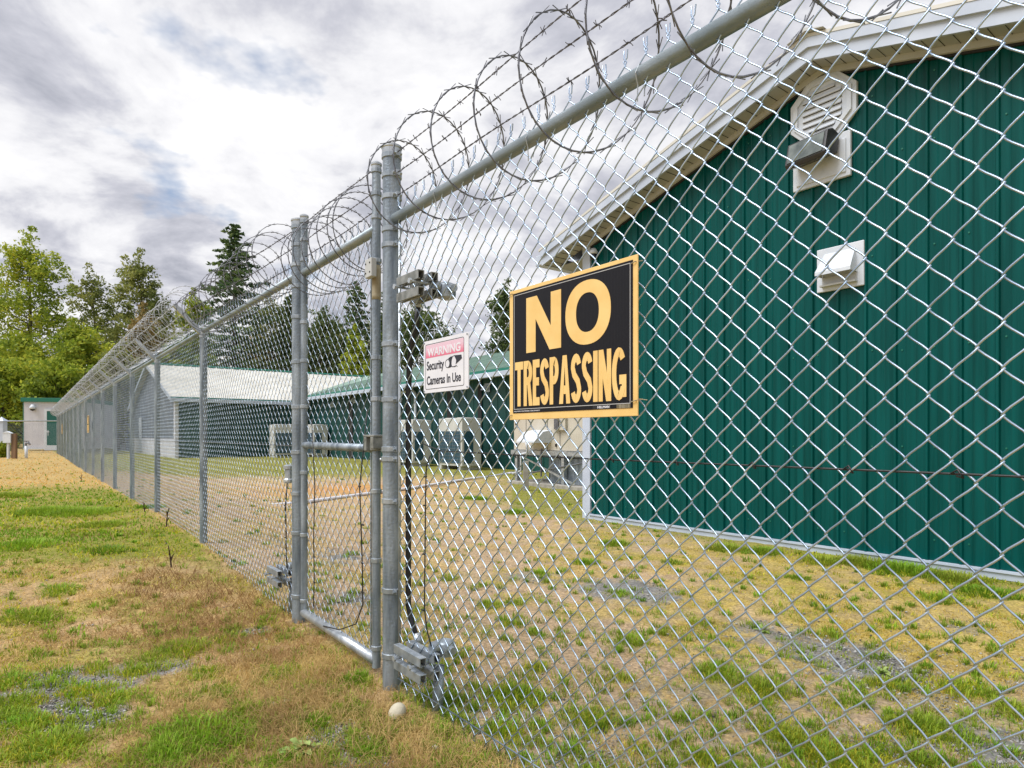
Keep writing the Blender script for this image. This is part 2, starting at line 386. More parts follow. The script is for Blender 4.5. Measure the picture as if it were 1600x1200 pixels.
V, F = coil(4.7, .0, 2.02, .187, .235, r=.0026, seed=4, barb=.022); V[:, 0] += .05
link('razor_coil', npmesh('razor_coil', V, F), M['coil'], near)
t_ = MB(); t_.tube([(tf(668)*-1+T0-.03, -.005, 1.01), (T0-tf(690), -.004, .985), (T0-tf(900), -.006, .978), (4.9, -.006, .977)], .0022, 6)
for xx in (690, 808, 877, 960, 1060, 1180, 1330, 1500):
    c = T0-tf(xx); t_.tube([(c-.01, -.009, .978), (c, -.011, .985), (c+.008, -.011, .972), (c-.004, -.002, .974)], .0018, 5)
t_.build('alarm_wire', M['black'], near, True)
MB().tube([(.06, -.004, .05), (1, -.002, .055), (2.4, -.004, .05), (4.9, -.004, .05)], .0024, 6).build('tension_wire', M['wire'], near, True)

# ---- gate
TG0, TG1 = 3.475, 4.37    # near, far upright
gate = thing('gate', W(TG0, 0), 'narrow chain link gate with pipe frame, rusty near upright and bottom pipe rail', 'gate')
gl = TG0-TG1
up = post('upright', gate, 0, .0185, .035, PTOP-.02, M['galv'])
g2 = post('upright', gate, gl, .0185, .05, PTOP, M['galv'])
bands((M['band'], up), 0, [2.19, 2.09, 1.99, 1.80, 1.38, 1.2, .8, .5, .12], .0185, .02, False)
bands((M['band'], g2), gl, [2.21, 2.11, 2.0, 1.66, 1.45, 1.2, .84, .5, .14], .0185, .02, False)
b = MB(); b.lathe((0, 0, 1.63), [(.0193, 0), (.0196, .02), (.0196, .13), (.0193, .15)], 18); b.build('rust_stain_sleeve', M['rust'], up, True)
MB().tube([(gl, 0, 1.93), (0, 0, RZ)], .0215, 16).build('top_rail', M['rail'], gate, True)
MB().tube([(gl, 0, .99), (0, 0, .985)], .0185, 16).build('middle_rail', M['galv'], gate, True)
MB().tube([(gl, 0, .075), (0, 0, .065)], .0235, 16).build('bottom_rail', M['galv_light'], gate, True)
V, F = chain(TG1-TG0-.09, 26, .085, .00165, 4, 4, True, .002); V[:, 0] += gl+.045; V[:, 1] -= .004
link('mesh_panel', npmesh('mesh_panel', V, F), M['wire_dull'], gate, True)
MB().tube([(-.05, -.002, .1), (-.05, -.002, 1.93)], .004, 6).build('tension_bar', M['galv'], gate)
for i, (z0, z1) in enumerate(((2.2, 2.21), (2.1, 2.11), (2.01, 2.02))):
    V, F = strand((gl, 0, z0), (0, 0, z1), seed=i+12); link('barbed_wire', npmesh('barbed_wire', V, F), M['barb'], gate)
V, F = coil(TG1-TG0-.06, 0.03, 1.97, .185, .105, r=.0022, seed=9, barb=.015, jit=.03); V[:, 0] += gl+.03
link('razor_coil', npmesh('razor_coil', V, F), M['coil'], gate)
lt = MB(); lt.box(-.05, .055, -.04, .03, 1.035, 1.045); lt.box(-.045, -.02, -.04, .03, .975, 1.035); lt.box(.022, .05, -.04, .03, .985, 1.035)
lt.lathe((0, 0, .975), [(.0225, 0), (.028, .003), (.028, .06), (.0225, .063)], 16)
la = lt.build('latch', M['fitting'], gate, False, .003)
MB().tube([(.03, 0, 1.0), (.036, .02, .96), (.03, .01, .93), (.075, -.015, .94)], .006, 8).build('latch_fork', M['galv_light'], la, True)
sc_ = MB(); sc_.box(-.02, .045, -.045, -.02, 1.72, 1.80); c_ = sc_.build('door_contact', M['frieze'], gate, False, .003)
for zz in (1.74, 1.78):
    for xx in (-.01, .03): MB().lathe((xx, -.047, zz), [(.004, 0), (.004, .003)], 8, 'y').build('screw', M['dark'], c_)
cb = MB()
pts = [pt(*q, 1.5) for q in ((574, 640), (562, 760), (566, 880), (567, 945), (556, 975), (530, 984), (505, 978))]
Minv = Matrix.Translation(gate.location) @ Matrix.Rotation(ROT, 4, 'Z'); Minv = Minv.inverted()
def lp(P): return [tuple(Minv @ Vector(q)) for q in P]
cb.tube(lp(pts), .003, 6); cb.tube(lp([pt(*q, 1.5) for q in ((487, 655), (492, 760), (490, 840), (491, 900), (490, 948))]), .0028, 6)
for q in ((562, 760), (566, 880), (567, 820), (566, 925), (491, 870), (491, 910)):
    c = lp([pt(*q, 1.5)])[0]; cb.tube([(c[0]-.008, c[1], c[2]), (c[0]+.008, c[1], c[2])], .004, 6)
cb.build('alarm_cable', M['black'], gate, True)

# ---- long fence
TL = POST_T[0]
far = thing('chain_link_fence', W(TL, 0), 'long chain link fence with slanted arms running from the gate to the white shed', 'fence', group='security fence round the compound')
for i, t in enumerate(POST_T):
    if i == 0:
        p = post('post', far, 0, .036, -.3, PTOP, M['galv'])
        bands((M['band'], p), 0, [2.2, 2.1, 1.99, 1.87, 1.7, 1.45, 1.2, .95, .72, .5, .15], .036, .022, False)
    else:
        p = post('post', far, TL-t, .03, -.2, 1.93, M['galv'], False)
        a = MB(); a.prism([(.02, 1.90), (-.03, 1.90), (-.235, 2.12), (-.215, 2.145)], 'x', TL-t-.02, TL-t+.02)
        a.lathe((TL-t, 0, 1.88), [(.033, 0), (.033, .05), (.02, .07)], 14)
        a.build('barb_arm', M['galv_light'], p)
    if i+1 < len(POST_T):
        L = POST_T[i+1]-t; near_ = i < 3
        if i < 4 or i == len(POST_T)-2:
            V, F = chain(L, ROWS, MZ0+.01, .0017 if near_ else .0016, 3 if near_ else 2, 4 if near_ else 3, i < 6, .003)
            pm = npmesh('mesh_panel', V, F); pm.materials.append(M['wire_dull']); pm.shade_smooth()
            baseL = L
        o = bpy.data.objects.new('mesh_panel', pm); C.collection.objects.link(o); o.parent = far
        o.location = (TL-POST_T[i+1], -.012, 0)
        V, F = coil(L, -.04 if i == 0 else -.1, 2.06 if i == 0 else 2.14, .18, .17 if i < 3 else .19, r=.0022 if near_ else .0028, seed=20+i, barb=.016, every=.085 if near_ else .2, jit=.03, sides=4 if near_ else 3)
        V[:, 0] += TL-POST_T[i+1]
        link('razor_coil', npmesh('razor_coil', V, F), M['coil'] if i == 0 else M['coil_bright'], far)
        MB().tube([(TL-t, 0, RZ), (TL-POST_T[i+1], 0, RZ)], .0215, 12).build('top_rail', M['rail'], far, True)
for i, (y, z) in enumerate(((-.225, 2.13), (-.16, 2.06), (-.09, 2.0))):
    V, F = strand((TL-POST_T[-1], y, z), (TL-POST_T[1], y, z), r=.002, seed=40+i, barbstep=.16)
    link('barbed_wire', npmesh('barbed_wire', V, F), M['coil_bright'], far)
    V, F = strand((TL-POST_T[1], y, z), (-.03, 0, (2.2, 2.1, 2.0)[i]), r=.0018, seed=50+i)
    link('barbed_wire', npmesh('barbed_wire', V, F), M['barb'], far)
MB().tube([(TL-37, -.015, .985), (-.05, -.01, .985)], .0025, 5).build('alarm_wire', M['coil'], far)
MB().tube([(TL-11.35, -.01, 1.0), (TL-9.4, -.01, 1.9)], .01, 8).build('brace_rod', M['galv_light'], far) if False else None

# side fence at the far left, running left in front of the shed
sf = thing('chain_link_fence', (-31, 30.2, .2), 'low distant chain link fence with two pipe rails in front of the white shed', 'fence', rz=R(2))
for x in (0, 2.6, 9.2): post('post', sf, x, .035, -.3, 1.6, M['galv_light'])
MB().tube([(-6, 0, 1.50), (9.3, 0, 1.56)], .03, 8).build('top_rail', M['galv_light'], sf, True)
MB().tube([(2.6, .02, .98), (6.5, .02, 1.2)], .025, 8).build('brace_rail', M['galv_light'], sf, True)
V, F = chain(9.2, 20, 0.0, .0025, 2, 3, False); link('mesh_panel', npmesh('mesh_panel', V, F), M['galv'], sf)
gp = thing('gate_pillar', (-23.6+.35, 29.5, .15), 'pale steel gate pillar with pointed cap at the far left edge of the photo', 'post', rz=R(4))
gp.location = (*grd(3, 712, .15)[:2], .15); s_ = 990/gp.location.y
MB().box(-.14, .14, -.14, .14, -.2, 1.55).build('shaft', M['trim'], gp, False, .01)
MB().add([(-.19, -.19, 1.55), (.19, -.19, 1.55), (.19, .19, 1.55), (-.19, .19, 1.55), (0, 0, 1.74)], [(3, 2, 1, 0), (0, 1, 4), (1, 2, 4), (2, 3, 4), (3, 0, 4)]).build('cap', M['trim'], gp)

# ------------------------------------------------------------------ text helper
def text_mesh(name, s, w_, h_, mat, parent, x, z, y, off=.0, depth=.0006, shear=0):
    cu = bpy.data.curves.new(name, 'FONT'); cu.body = s; cu.size = 1; cu.offset = off; cu.extrude = .01; cu.resolution_u = 6
    o = bpy.data.objects.new(name, cu); C.collection.objects.link(o)
    dg = bpy.context.evaluated_depsgraph_get(); me = bpy.data.meshes.new_from_object(o.evaluated_get(dg)); bpy.data.objects.remove(o)
    n = len(me.vertices); co = np.empty(n*3); me.vertices.foreach_get('co', co); co = co.reshape(-1, 3)
    mn, mxx = co.min(0), co.max(0)
    X = (co[:, 0]-mn[0])/(mxx[0]-mn[0])*w_+x; Z = (co[:, 1]-mn[1])/(mxx[1]-mn[1])*h_+z; Y = y-np.where(co[:, 2] > 0, depth, 0)
    me.vertices.foreach_set('co', np.stack([X, Y, Z], 1).ravel()); me.update(); me.materials.clear()
    return link(name, me, mat, parent)
def ppl(L): return [(a, b) for a, b in L]
def glyph(mb, polys, x, z, w_, h_, y0, y1):
    for p_ in polys: mb.prism([(x+a*w_, z+c*h_) for a, c in p_], 'y', y0, y1)
def ring_poly(mb, cx, cz, rx, rz, ix, iz, y0, y1, n=40, pw=2.35):
    def se(a, r_x, r_z):
        c, s = math.cos(a), math.sin(a); return (cx+r_x*abs(c)**(2/pw)*(1 if c > 0 else -1), cz+r_z*abs(s)**(2/pw)*(1 if s > 0 else -1))
    A = [se(2*math.pi*i/n, rx, rz) for i in range(n)]; B = [se(2*math.pi*i/n, ix, iz) for i in range(n)]
    vs = [(a, y0, c) for a, c in A]+[(a, y0, c) for a, c in B]+[(a, y1, c) for a, c in A]+[(a, y1, c) for a, c in B]
    fs = []
    for i in range(n):
        j = (i+1) % n; fs += [(i, j, n+j, n+i), (2*n+i, 3*n+i, 3*n+j, 2*n+j), (i, 2*n+i, 2*n+j, j), (n+i, n+j, 3*n+j, 3*n+i)]
    mb.add(vs, fs)
def frame_rect(mb, x0, x1, z0, z1, t, y0, y1):
    mb.box(x0, x1, y0, y1, z0, z0+t); mb.box(x0, x1, y0, y1, z1-t, z1); mb.box(x0, x0+t, y0, y1, z0+t, z1-t); mb.box(x1-t, x1, y0, y1, z0+t, z1-t)
def stroke(mb, pts, wd, y0, y1):
    """flat ribbon along a 2-D path with per-axis widths wd=(wx,wz)"""
    L, Rr = [], []
    for i, p_ in enumerate(pts):
        a = pts[max(i-1, 0)]; b_ = pts[min(i+1, len(pts)-1)]; dx_, dz_ = b_[0]-a[0], b_[1]-a[1]; l = math.hypot(dx_, dz_) or 1
        nx_, nz_ = -dz_/l*wd[0]/2, dx_/l*wd[1]/2; L.append((p_[0]+nx_, p_[1]+nz_)); Rr.append((p_[0]-nx_, p_[1]-nz_))
    n = len(pts); vs = [(a, y0, c) for a, c in L]+[(a, y0, c) for a, c in Rr]+[(a, y1, c) for a, c in L]+[(a, y1, c) for a, c in Rr]
    fs = []
    for i in range(n-1):
        fs += [(i, i+1, n+i+1, n+i), (2*n+i, 3*n+i, 3*n+i+1, 2*n+i+1), (i, 2*n+i, 2*n+i+1, i+1), (n+i, n+i+1, 3*n+i+1, 3*n+i)]
    fs += [(0, n, 3*n, 2*n), (n-1, 3*n-1, 4*n-1, 2*n-1)]
    mb.add(vs, fs)
def arc(cx, cz, rx, rz, a0, a1, n=12): return [(cx+rx*math.cos(R(a0+(a1-a0)*i/n)), cz+rz*math.sin(R(a0+(a1-a0)*i/n))) for i in range(n+1)]
def letter(mb, ch, x, z, w_, h_, sw, sh, y0, y1):
    """heavy condensed capital in the box x..x+w_, z..z+h_, vertical stems sw wide, bars sh thick"""
    ep = [0]
    def B(a, b_, c, d): mb.box(a, b_, y0-ep[0], y1, c, d); ep[0] += .00006
    if ch == 'T': B(x+w_/2-sw/2, x+w_/2+sw/2, z, z+h_-sh); B(x, x+w_, z+h_-sh, z+h_)
    elif ch == 'I': B(x, x+sw, z, z+h_)
    elif ch == 'E':
        B(x, x+sw, z, z+h_)
        for zz, ww in ((z, 1), (z+h_*.5-sh/2+.02*h_, .92), (z+h_-sh, 1)): B(x+sw, x+w_*ww, zz, zz+sh)
    elif ch == 'N':
        B(x, x+sw, z, z+h_); B(x+w_-sw, x+w_, z, z+h_); mb.prism([(x+sw*.0, z+h_), (x+sw*1.15, z+h_), (x+w_, z), (x+w_-sw*1.15, z)], 'y', y0-.0002, y1)
    elif ch == 'A':
        mb.prism([(x, z), (x+sw*1.05, z), (x+w_/2+sw*.12, z+h_), (x+w_/2-sw*.55, z+h_)], 'y', y0-.0004, y1)
        mb.prism([(x+w_, z), (x+w_-sw*1.05, z), (x+w_/2-sw*.12, z+h_), (x+w_/2+sw*.55, z+h_)], 'y', y0-.0002, y1)
        B(x+w_*.25, x+w_*.75, z+h_*.2, z+h_*.2+sh)
    elif ch in 'PR':
        B(x, x+sw, z, z+h_); bz = z+h_*(.42 if ch == 'P' else .46)
        rz_ = (z+h_-bz)/2
        stroke(mb, [(x+sw*.9, z+h_-sh/2), (x+w_*.55, z+h_-sh/2)]+arc(x+w_*.5, bz+rz_, w_*.5-sw/2, rz_-sh/2, 80, -80)+[(x+w_*.5, bz+sh/2), (x+sw*.9, bz+sh/2)], (sw, sh), y0-.0004, y1)
        if ch == 'R': mb.prism([(x+w_*.40, bz+sh*.5), (x+w_*.40+sw*.95, bz+sh*.5), (x+w_*1.04, z), (x+w_*1.04-sw*1.1, z)], 'y', y0-.0002, y1)
    elif ch == 'S':
        rx, r1_ = w_/2-sw/2, h_/4
        top = arc(x+w_/2, z+h_-r1_-sh*.2, rx, r1_-sh*.3, 20, 180, 12); bot = arc(x+w_/2, z+r1_+sh*.2, rx, r1_-sh*.3, 0, -160, 12)
        mid = [(x+sw/2, z+h_*.68), (x+w_*.32, z+h_*.575), (x+w_*.68, z+h_*.435), (x+w_-sw/2, z+h_*.33)]
        stroke(mb, top+mid[1:3]+bot, (sw, sh), y0, y1)
    elif ch == 'G':
        stroke(mb, arc(x+w_/2, z+h_/2, w_/2-sw/2, h_/2-sh/2, 42, 322, 22), (sw, sh), y0-.0004, y1)
        B(x+w_-sw, x+w_, z+.06*h_, z+h_*.48); B(x+w_*.52, x+w_-sw, z+h_*.48-sh, z+h_*.48)

# ------------------------------------------------------------------ NO TRESPASSING sign
def make_sign(label, t_left, z0, group=None):
    SW, SH_ = .512, .393
    s = thing('warning_sign', W(t_left, -.03, z0), label, 'sign', group=group)
    MB().box(0, SW, -.004, .0, 0, SH_).build('sign_board', M['yellow'], s, False, .0012)
    MB().box(.019, .497, -.0052, -.004, .020, .382).build('black_field', M['flute'], s)
    f = MB(); frame_rect(f, .025, .490, .031, .376, .0016, -.0058, -.0052); f.build('inner_line', M['silver'], s)
    zb = .196; hh = .162; l = MB()
    x = .084; w_ = .153; sw = .043
    l.box(x, x+sw, -.006, -.0052, zb, zb+hh); l.box(x+w_-sw, x+w_, -.006, -.0052, zb, zb+hh)
    l.prism([(x, zb+hh), (x+sw*1.12, zb+hh), (x+w_, zb), (x+w_-sw*1.12, zb)], 'y', -.0062, -.0052); l.build('letter', M['yellow'], s)
    l = MB(); ring_poly(l, .340, zb+hh/2+.001, .085, hh/2+.004, .043, hh/2-.029, -.006, -.0052, 48, 2.2); l.build('letter', M['yellow'], s)
    word = 'TRESPASSING'; ws = [.042, .043, .033, .042, .041, .048, .043, .043, .018, .048, .052]
    x = .030; gap = .0030; tot = sum(ws)+gap*10; k = .447/tot
    for ch, ww in zip(word, ws):
        l = MB(); letter(l, ch, x, .040, ww*k, .133, .0160*k if ch != 'I' else .0175*k, .0235, -.006, -.0052); l.build('letter', M['yellow'], s); x += (ww+gap)*k
    MB().box(.36, .425, -.0058, -.0052, .0215, .0300).build('maker_strip', M['signblack'], s)
    text_mesh('small_print', 'HILLMAN', .042, .0062, M['signwhite'], s, .378, .0225, -.0058, .03)
    text_mesh('small_print', 'HILLMAN FASTENERS CINCINNATI', .12, .0035, M['signwhite'], s, .025, .0235, -.0052, .0)
    c = MB(); q = random.Random(2)
    xx = .445
    while xx < .49:
        ww = q.choice((.0008, .0014, .002)); c.box(xx, xx+ww, -.0058, -.0052, .0205, .030); xx += ww+q.choice((.001, .0016))
    c.build('bar_marks', M['rust'], s)
    for (xx, zz) in ((.006, .012), (.008, SH_-.012), (SW-.012, SH_-.02), (SW-.012, .035)):
        tt = MB(); tt.tube([(xx-.012, .01, zz-.004), (xx-.004, -.008, zz), (xx+.006, -.008, zz+.002), (xx+.014, .012, zz+.006)], .0014, 5)
        if xx > .3 and zz < .1: tt.tube([(SW-.01, -.008, .036), (SW+.012, -.010, .040), (SW+.03, -.004, .037)], .001, 4)
        tt.build('wire_tie', M['rust'], s)
    return s
SG = 'yellow and black warning signs tied to the fence'
zL = CAMZ+(681-657)/((797-38)/1.53)
sign = make_sign('large yellow bordered black NO TRESPASSING sign tied to the near fence mesh', tf(797, 1.49), zL, SG)
s2 = copy_tree(sign); s2.location = W(19.0, -.03, 1.12); s2['label'] = 'small distant yellow NO TRESPASSING sign halfway along the long fence'
s3 = copy_tree(sign); s3.location = W(31.9, -.03, 1.12); s3['label'] = 'farthest yellow NO TRESPASSING sign, near the far end of the long fence by the shed'
# ------------------------------------------------------------------ security camera sign
zS = CAMZ+(681-616)/((664-38)/1.53)
cs_ = thing('camera_sign', W(tf(664, 1.505), -.022, zS), 'small white Security Cameras In Use sign with faded pink WARNING band', 'sign')
Wd, Hd = .302, .193
def rrect(x0, x1, z0, z1, r, n=5):
    o = []
    for cx, cz, a0 in ((x1-r, z1-r, 0), (x0+r, z1-r, 90), (x0+r, z0+r, 180), (x1-r, z0+r, 270)):
        o += [(cx+r*math.cos(R(a0+90*i/n)), cz+r*math.sin(R(a0+90*i/n))) for i in range(n+1)]
    return o
MB().prism(rrect(0, Wd, 0, Hd, .008), 'y', -.003, 0).build('sign_board', M['signwhite'], cs_)
f = MB(); o1 = rrect(.013, Wd-.027, .013, Hd-.013, .008); o2 = rrect(.0148, Wd-.0288, .0148, Hd-.0148, .0065)
n = len(o1); f.add([(a, -.0036, c) for a, c in o1]+[(a, -.0036, c) for a, c in o2], [(i, (i+1) % n, n+(i+1) % n, n+i) for i in range(n)]); f.build('border_line', M['ink'], cs_)
MB().box(.0155, Wd-.0295, -.0034, -.003, .129, Hd-.0165).build('red_band', M['pink'], cs_)
text_mesh('lettering', 'WARNING', .225, .030, M['signwhite'], cs_, .028, .1335, -.0034, .025)
text_mesh('lettering', 'Security', .122, .044, M['ink'], cs_, .023, .073, -.003, .022)
text_mesh('lettering', 'Cameras In Use', .232, .033, M['ink'], cs_, .023, .029, -.003, .022)
ic = MB(); ring_poly(ic, .168, .097, .0155, .0155, .0132, .0132, -.0036, -.003, 24, 2)
ic.prism([(.172, .114), (.188, .1195), (.204, .120), (.196, .108), (.194, .094), (.198, .084), (.184, .0815), (.172, .0815), (.182, .090), (.184, .101), (.180, .109)], 'y', -.0038, -.003)
ic.prism([(.212, .122), (.258, .120), (.262, .107), (.222, .090), (.226, .104)], 'y', -.0038, -.003)
ic.prism([(.203, .120), (.212, .122), (.212, .120), (.204, .1185)], 'y', -.0037, -.003)
ic.prism([(.198, .082), (.216, .081), (.226, .0835), (.236, .080), (.226, .0865), (.212, .084), (.200, .0845)], 'y', -.0037, -.003)
ic.build('camera_symbol', M['ink'], cs_)
text_mesh('small_print', 'HY-KO', .016, .003, M['ink'], cs_, .222, .0065, -.003, .0) if False else None
for xx in (.006, Wd-.008):
    for zz in (.007, Hd-.007): MB().lathe((xx, -.0045, zz), [(.003, 0), (.003, .002)], 8, 'y').build('rivet', M['galv'], cs_)

# ------------------------------------------------------------------ strut brackets, conduit, cables
def bracket(t_, z, label, sc__=1.0, stub=True, up=False):
    s = thing('cable_bracket', W(t_, -.02, z), label, 'bracket', group='steel channel brackets clamped to the fence')
    for zz in (0, .062*sc__):
        for (y0, y1) in ((-.042, -.014), (.016, .045)):
            c = MB(); h = .034*sc__; th = .004; x0, x1 = (-.085, .085) if up else (-.105, .105)
            c.box(x0, x1, y0, y0+th, zz, zz+h); c.box(x0, x1, y1-th, y1, zz, zz+h)
            c.box(x0, x1, y0+th, y1-th, zz+h-th, zz+h); c.box(x0, x1, y0+th, y0+th*2.4, zz, zz+th); c.box(x0, x1, y1-th*2.4, y1-th, zz, zz+th)
            c.build('channel', M['fitting' if up else 'band'], s, False, .0012)  # upper channels coloured darker to paint in the shade on their undersides
    b = MB()
    for xx in (-.06, .06):
        b.tube([(xx, -.065, .055*sc__), (xx, .06, .055*sc__)], .005, 6); b.lathe((xx, -.066, .055*sc__), [(.011, 0), (.011, .008)], 6, 'y')
    b.build('bolt', M['galv_light'], s)
    j = MB(); zc = .11*sc__ if not up else .05
    j.lathe((.06, .095, zc-.045), [(.02, 0), (.036, .006), (.038, .02), (.038, .05), (.034, .056), (.03, .060), (.015, .066)], 18)
    j.lathe((.06, .03, zc), [(.018, 0), (.022, .01), (.022, .03)], 12, 'y'); j.tube([(.0, .095, zc-.01), (.12, .095, zc-.01)], .015, 10)
    j.build('junction_box', M['band'], s, True).modifiers.new('e', 'EDGE_SPLIT').split_angle = R(35)
    if stub:
        MB().tube([(.075, .05, -.16), (.07, .06, .04)], .021, 12).build('pipe_stub', M['galv'], s, True)
    return s
brA = bracket(tf(657), .125, 'steel channel bracket near the ground at the foot of the thick post', stub=True)
brB = bracket(tf(658), 1.56, 'steel channel bracket high on the thick post, above the black conduit', up=True, stub=False)
brC = bracket(tf(443)+.02, .165, 'steel channel bracket at the foot of the long fence, left of the gate', stub=True)
cd_ = thing('conduit', pt(650, 1000, 1.6), 'thick black flexible conduit running up the fence beside the thick post', 'conduit')
def local_of(o): 
    m = (Matrix.Translation(o.location) @ Matrix.Rotation(o.rotation_euler.z, 4, 'Z')).inverted(); return lambda P: [tuple(m @ Vector(q)) for q in P]
lo = local_of(cd_)
MB().tube(lo([pt(*q, 1.6) for q in ((653, 478), (651, 505), (645, 530), (640, 565), (638, 620), (638, 700), (638, 800), (638, 900), (638, 945), (644, 975), (651, 996))]), .0118, 12).build('hose', M['black'], cd_, True)
MB().tube(lo([pt(*q, 1.6) for q in ((654, 470), (653, 480))]), .016, 10).build('fitting', M['galv_light'], cd_, True)
MB().tube(lo([pt(*q, 1.6) for q in ((651, 990), (655, 1008))]), .017, 10).build('fitting', M['galv_light'], cd_, True)
def cable(pts, label, r=.0028, k=1.52, ties=()):
    c = thing('cable', pt(*pts[-1], k), label, 'cable', group='thin black alarm cables on the fence')
    lo = local_of(c); mb = MB(); mb.tube(lo([pt(*q, k) for q in pts]), r, 6)
    for q in ties:
        a = lo([pt(*q, k)])[0]; mb.tube([(a[0]-.009, a[1]-.004, a[2]), (a[0]+.009, a[1]-.004, a[2]+.002)], .0035, 5)
    mb.build('wire', M['black'], c, True)
cable(((672, 712), (666, 730), (665, 780), (664, 870), (663, 950), (667, 985), (674, 1010)), 'thin black cable with ties right of the black conduit', ties=((665, 790), (664, 866), (662, 953), (666, 745)))
cable(((449, 752), (446, 790), (447, 830), (447, 860), (449, 892)), 'thin black cable on the mesh just left of the gate post', r=.004, ties=((446, 790), (447, 840), (447, 868)))
sx = thing('sensor_box', pt(451, 752, 1.5), 'small grey sensor box on the mesh left of the gate post', 'sensor')
k_ = MB(); k_.lathe((0, 0, -.01), [(.02, 0), (.03, .006), (.03, .02), (.022, .028), (.02, .075), (.03, .08), (.03, .098), (.015, .105)], 12); k_.build('body', M['galv_light'], sx)

# ------------------------------------------------------------------ gable building
def ribbed(mb, L, top, z0, pitch, h=.018, w0=.045, along='x', start=0.):
    """ribbed sheet from x=0..L in plane y=0 facing -y; top(x) gives height"""
    prof = [(0, 0)]; x = start
    while x < L:
        for a, b_ in ((-w0/2, 0), (-w0/4, -h), (w0/4, -h), (w0/2, 0), (pitch*.33-.008, 0), (pitch*.33, -.004), (pitch*.33+.008, 0), (pitch*.66-.008, 0), (pitch*.66, -.004), (pitch*.66+.008, 0)):
            if 0 < x+a < L: prof.append((x+a, b_))
        x += pitch
    prof.append((L, 0)); 
    xs = sorted(set(prof)); vs = []
    for a, b_ in xs: vs += [(a, b_, z0), (a, b_, top(a))]
    fs = [(2*i, 2*i+2, 2*i+3, 2*i+1) for i in range(len(xs)-1)]
    if along == 'x': mb.add(vs, fs)
    else: mb.add([(-y, x, z) for x, y, z in vs], fs)      # facing +x, running along y
    return mb
kc = 7.1; cor = grd(915, 812, 0); cor = (cor[0], cor[1], 0)
Yc = 990/((915-38)/kc); cor = ((915-800)/990*Yc, Yc, 0)
gb = thing('metal_building', cor, 'near dark green ribbed metal gable building with white trim and octagonal vent', 'building', group='buildings of the compound')
BW = 6.05; AP = 3.02; ZA = 4.29; SL = .285
topf = lambda x: ZA-SL*abs(x-AP)
topf_mb = MB(); ribbed(topf_mb, BW, topf, .05, .2286, .02, .032, start=.17)
# gable apex needs its own vertex
topf_mb.build('gable_wall', M['green_wall'], gb)
sk = MB()
for zz in (.22, .95, 1.75, 2.55, 3.35, 3.9):
    x = .17+.05
    while x < BW:
        if zz < topf(x)-.12:
            dz = rnd.uniform(-.02, .02); sk.lathe((x, -.006, zz+dz), [(.007, 0), (.006, .004)], 6, 'y')
        x += .2286
sk.build('screw_rows', M['green_trim'], gb)
sw_ = MB(); sw_.box(0, .02, .001, 9, .05, topf(0)); sw_.box(BW-.02, BW, .001, 9, .05, topf(0)); sw_.build('side_wall', M['green_wall'], gb)
MB().box(-.03, .105, -.028, .10, .0, topf(0)+.02).build('corner_trim', M['trim'], gb, False, .004)
MB().box(BW-.1, BW+.03, -.028, .10, .0, topf(0)+.02).build('corner_trim', M['trim'], gb, False, .004)
bt = MB(); bt.box(.106, BW-.101, -.032, -.002, .0, .05); bt.box(.106, BW-.101, -.045, -.002, .05, .066); bt.build('base_trim', M['trim'], gb)
EX = .53; OV = .26
def slab(x0, x1, y0, y1, dz0, dz1):
    return [(x, y, topf(x)+d) for x in (x0, x1) for y in (y0, y1) for d in (dz0, dz1)]
BOXF = [(0, 1, 3, 2), (4, 6, 7, 5), (0, 4, 5, 1), (2, 3, 7, 6), (0, 2, 6, 4), (1, 5, 7, 3)]
so_ = MB(); fa = MB(); ro = MB(); fr = MB(); gv = MB()
for x0, x1 in ((-EX, AP), (AP, BW+EX)):
    so_.add(slab(x0, x1, -OV+.005, .0, 0, .012), BOXF)
    fa.add(slab(x0, x1, -OV-.02, -OV+.004, -.02, .10), BOXF); fa.add(slab(x0-.0, x1, -OV-.045, -OV-.0202, .085, .17), BOXF)
    ro.add(slab(x0-(.03 if x0 < 0 else 0), x1+(.03 if x1 > BW else 0), -OV-.05, 9, .171, .20), BOXF)
    n_ = 34
    for i in range(n_):
        xa = x0+(x1-x0)*i/n_; gv.add(slab(xa, xa+.0035, -OV+.006, -.0, -.004, -.0005), BOXF)
for x0, x1 in ((.0, AP), (AP, BW)): fr.add(slab(x0, x1, -.05, -.022, -.055, -.001), BOXF)
so_.build('soffit', M['soffit'], gb); fa.build('fascia', M['trim'], gb); gv.build('soffit_groove', M['dark'], gb)
fr.build('frieze', M['frieze'], gb); rf = ro.build('roof', M['white_roof'], gb)
es = MB(); es.box(-EX+.004, -.031, .002, 8.9, topf(-EX)-.0, topf(-EX)+.012); es.box(BW+.031, BW+EX-.004, .002, 8.9, topf(-EX), topf(-EX)+.012); es.build('eave_soffit', M['soffit'], gb)
ga = MB()
for x0, x1 in ((-EX-.13, -EX), (BW+EX, BW+EX+.13)): ga.box(x0, x1, -OV-.02, 8.9, topf(-EX)-.005, topf(-EX)+.13)
ga.build('gutter', M['trim'], gb, False, .01)
rc = MB(); rc.add([(AP-.18, y, ZA+.20-.06+dz) if False else (x, y, z) for x, z in ((AP-.16, ZA+.165), (AP, ZA+.235), (AP+.16, ZA+.165), (AP, ZA+.205)) for y in (-OV-.09, 9)], [(0, 2, 3, 1), (2, 4, 5, 3), (4, 6, 7, 5), (6, 0, 1, 7), (0, 6, 4, 2)]); rc.build('ridge_cap', M['frieze'], rf)
st = MB()     # dark strip just below the frieze
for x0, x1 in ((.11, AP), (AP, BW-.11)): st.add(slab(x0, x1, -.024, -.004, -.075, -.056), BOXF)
st.build('dark_strip', M['dark'], gb)
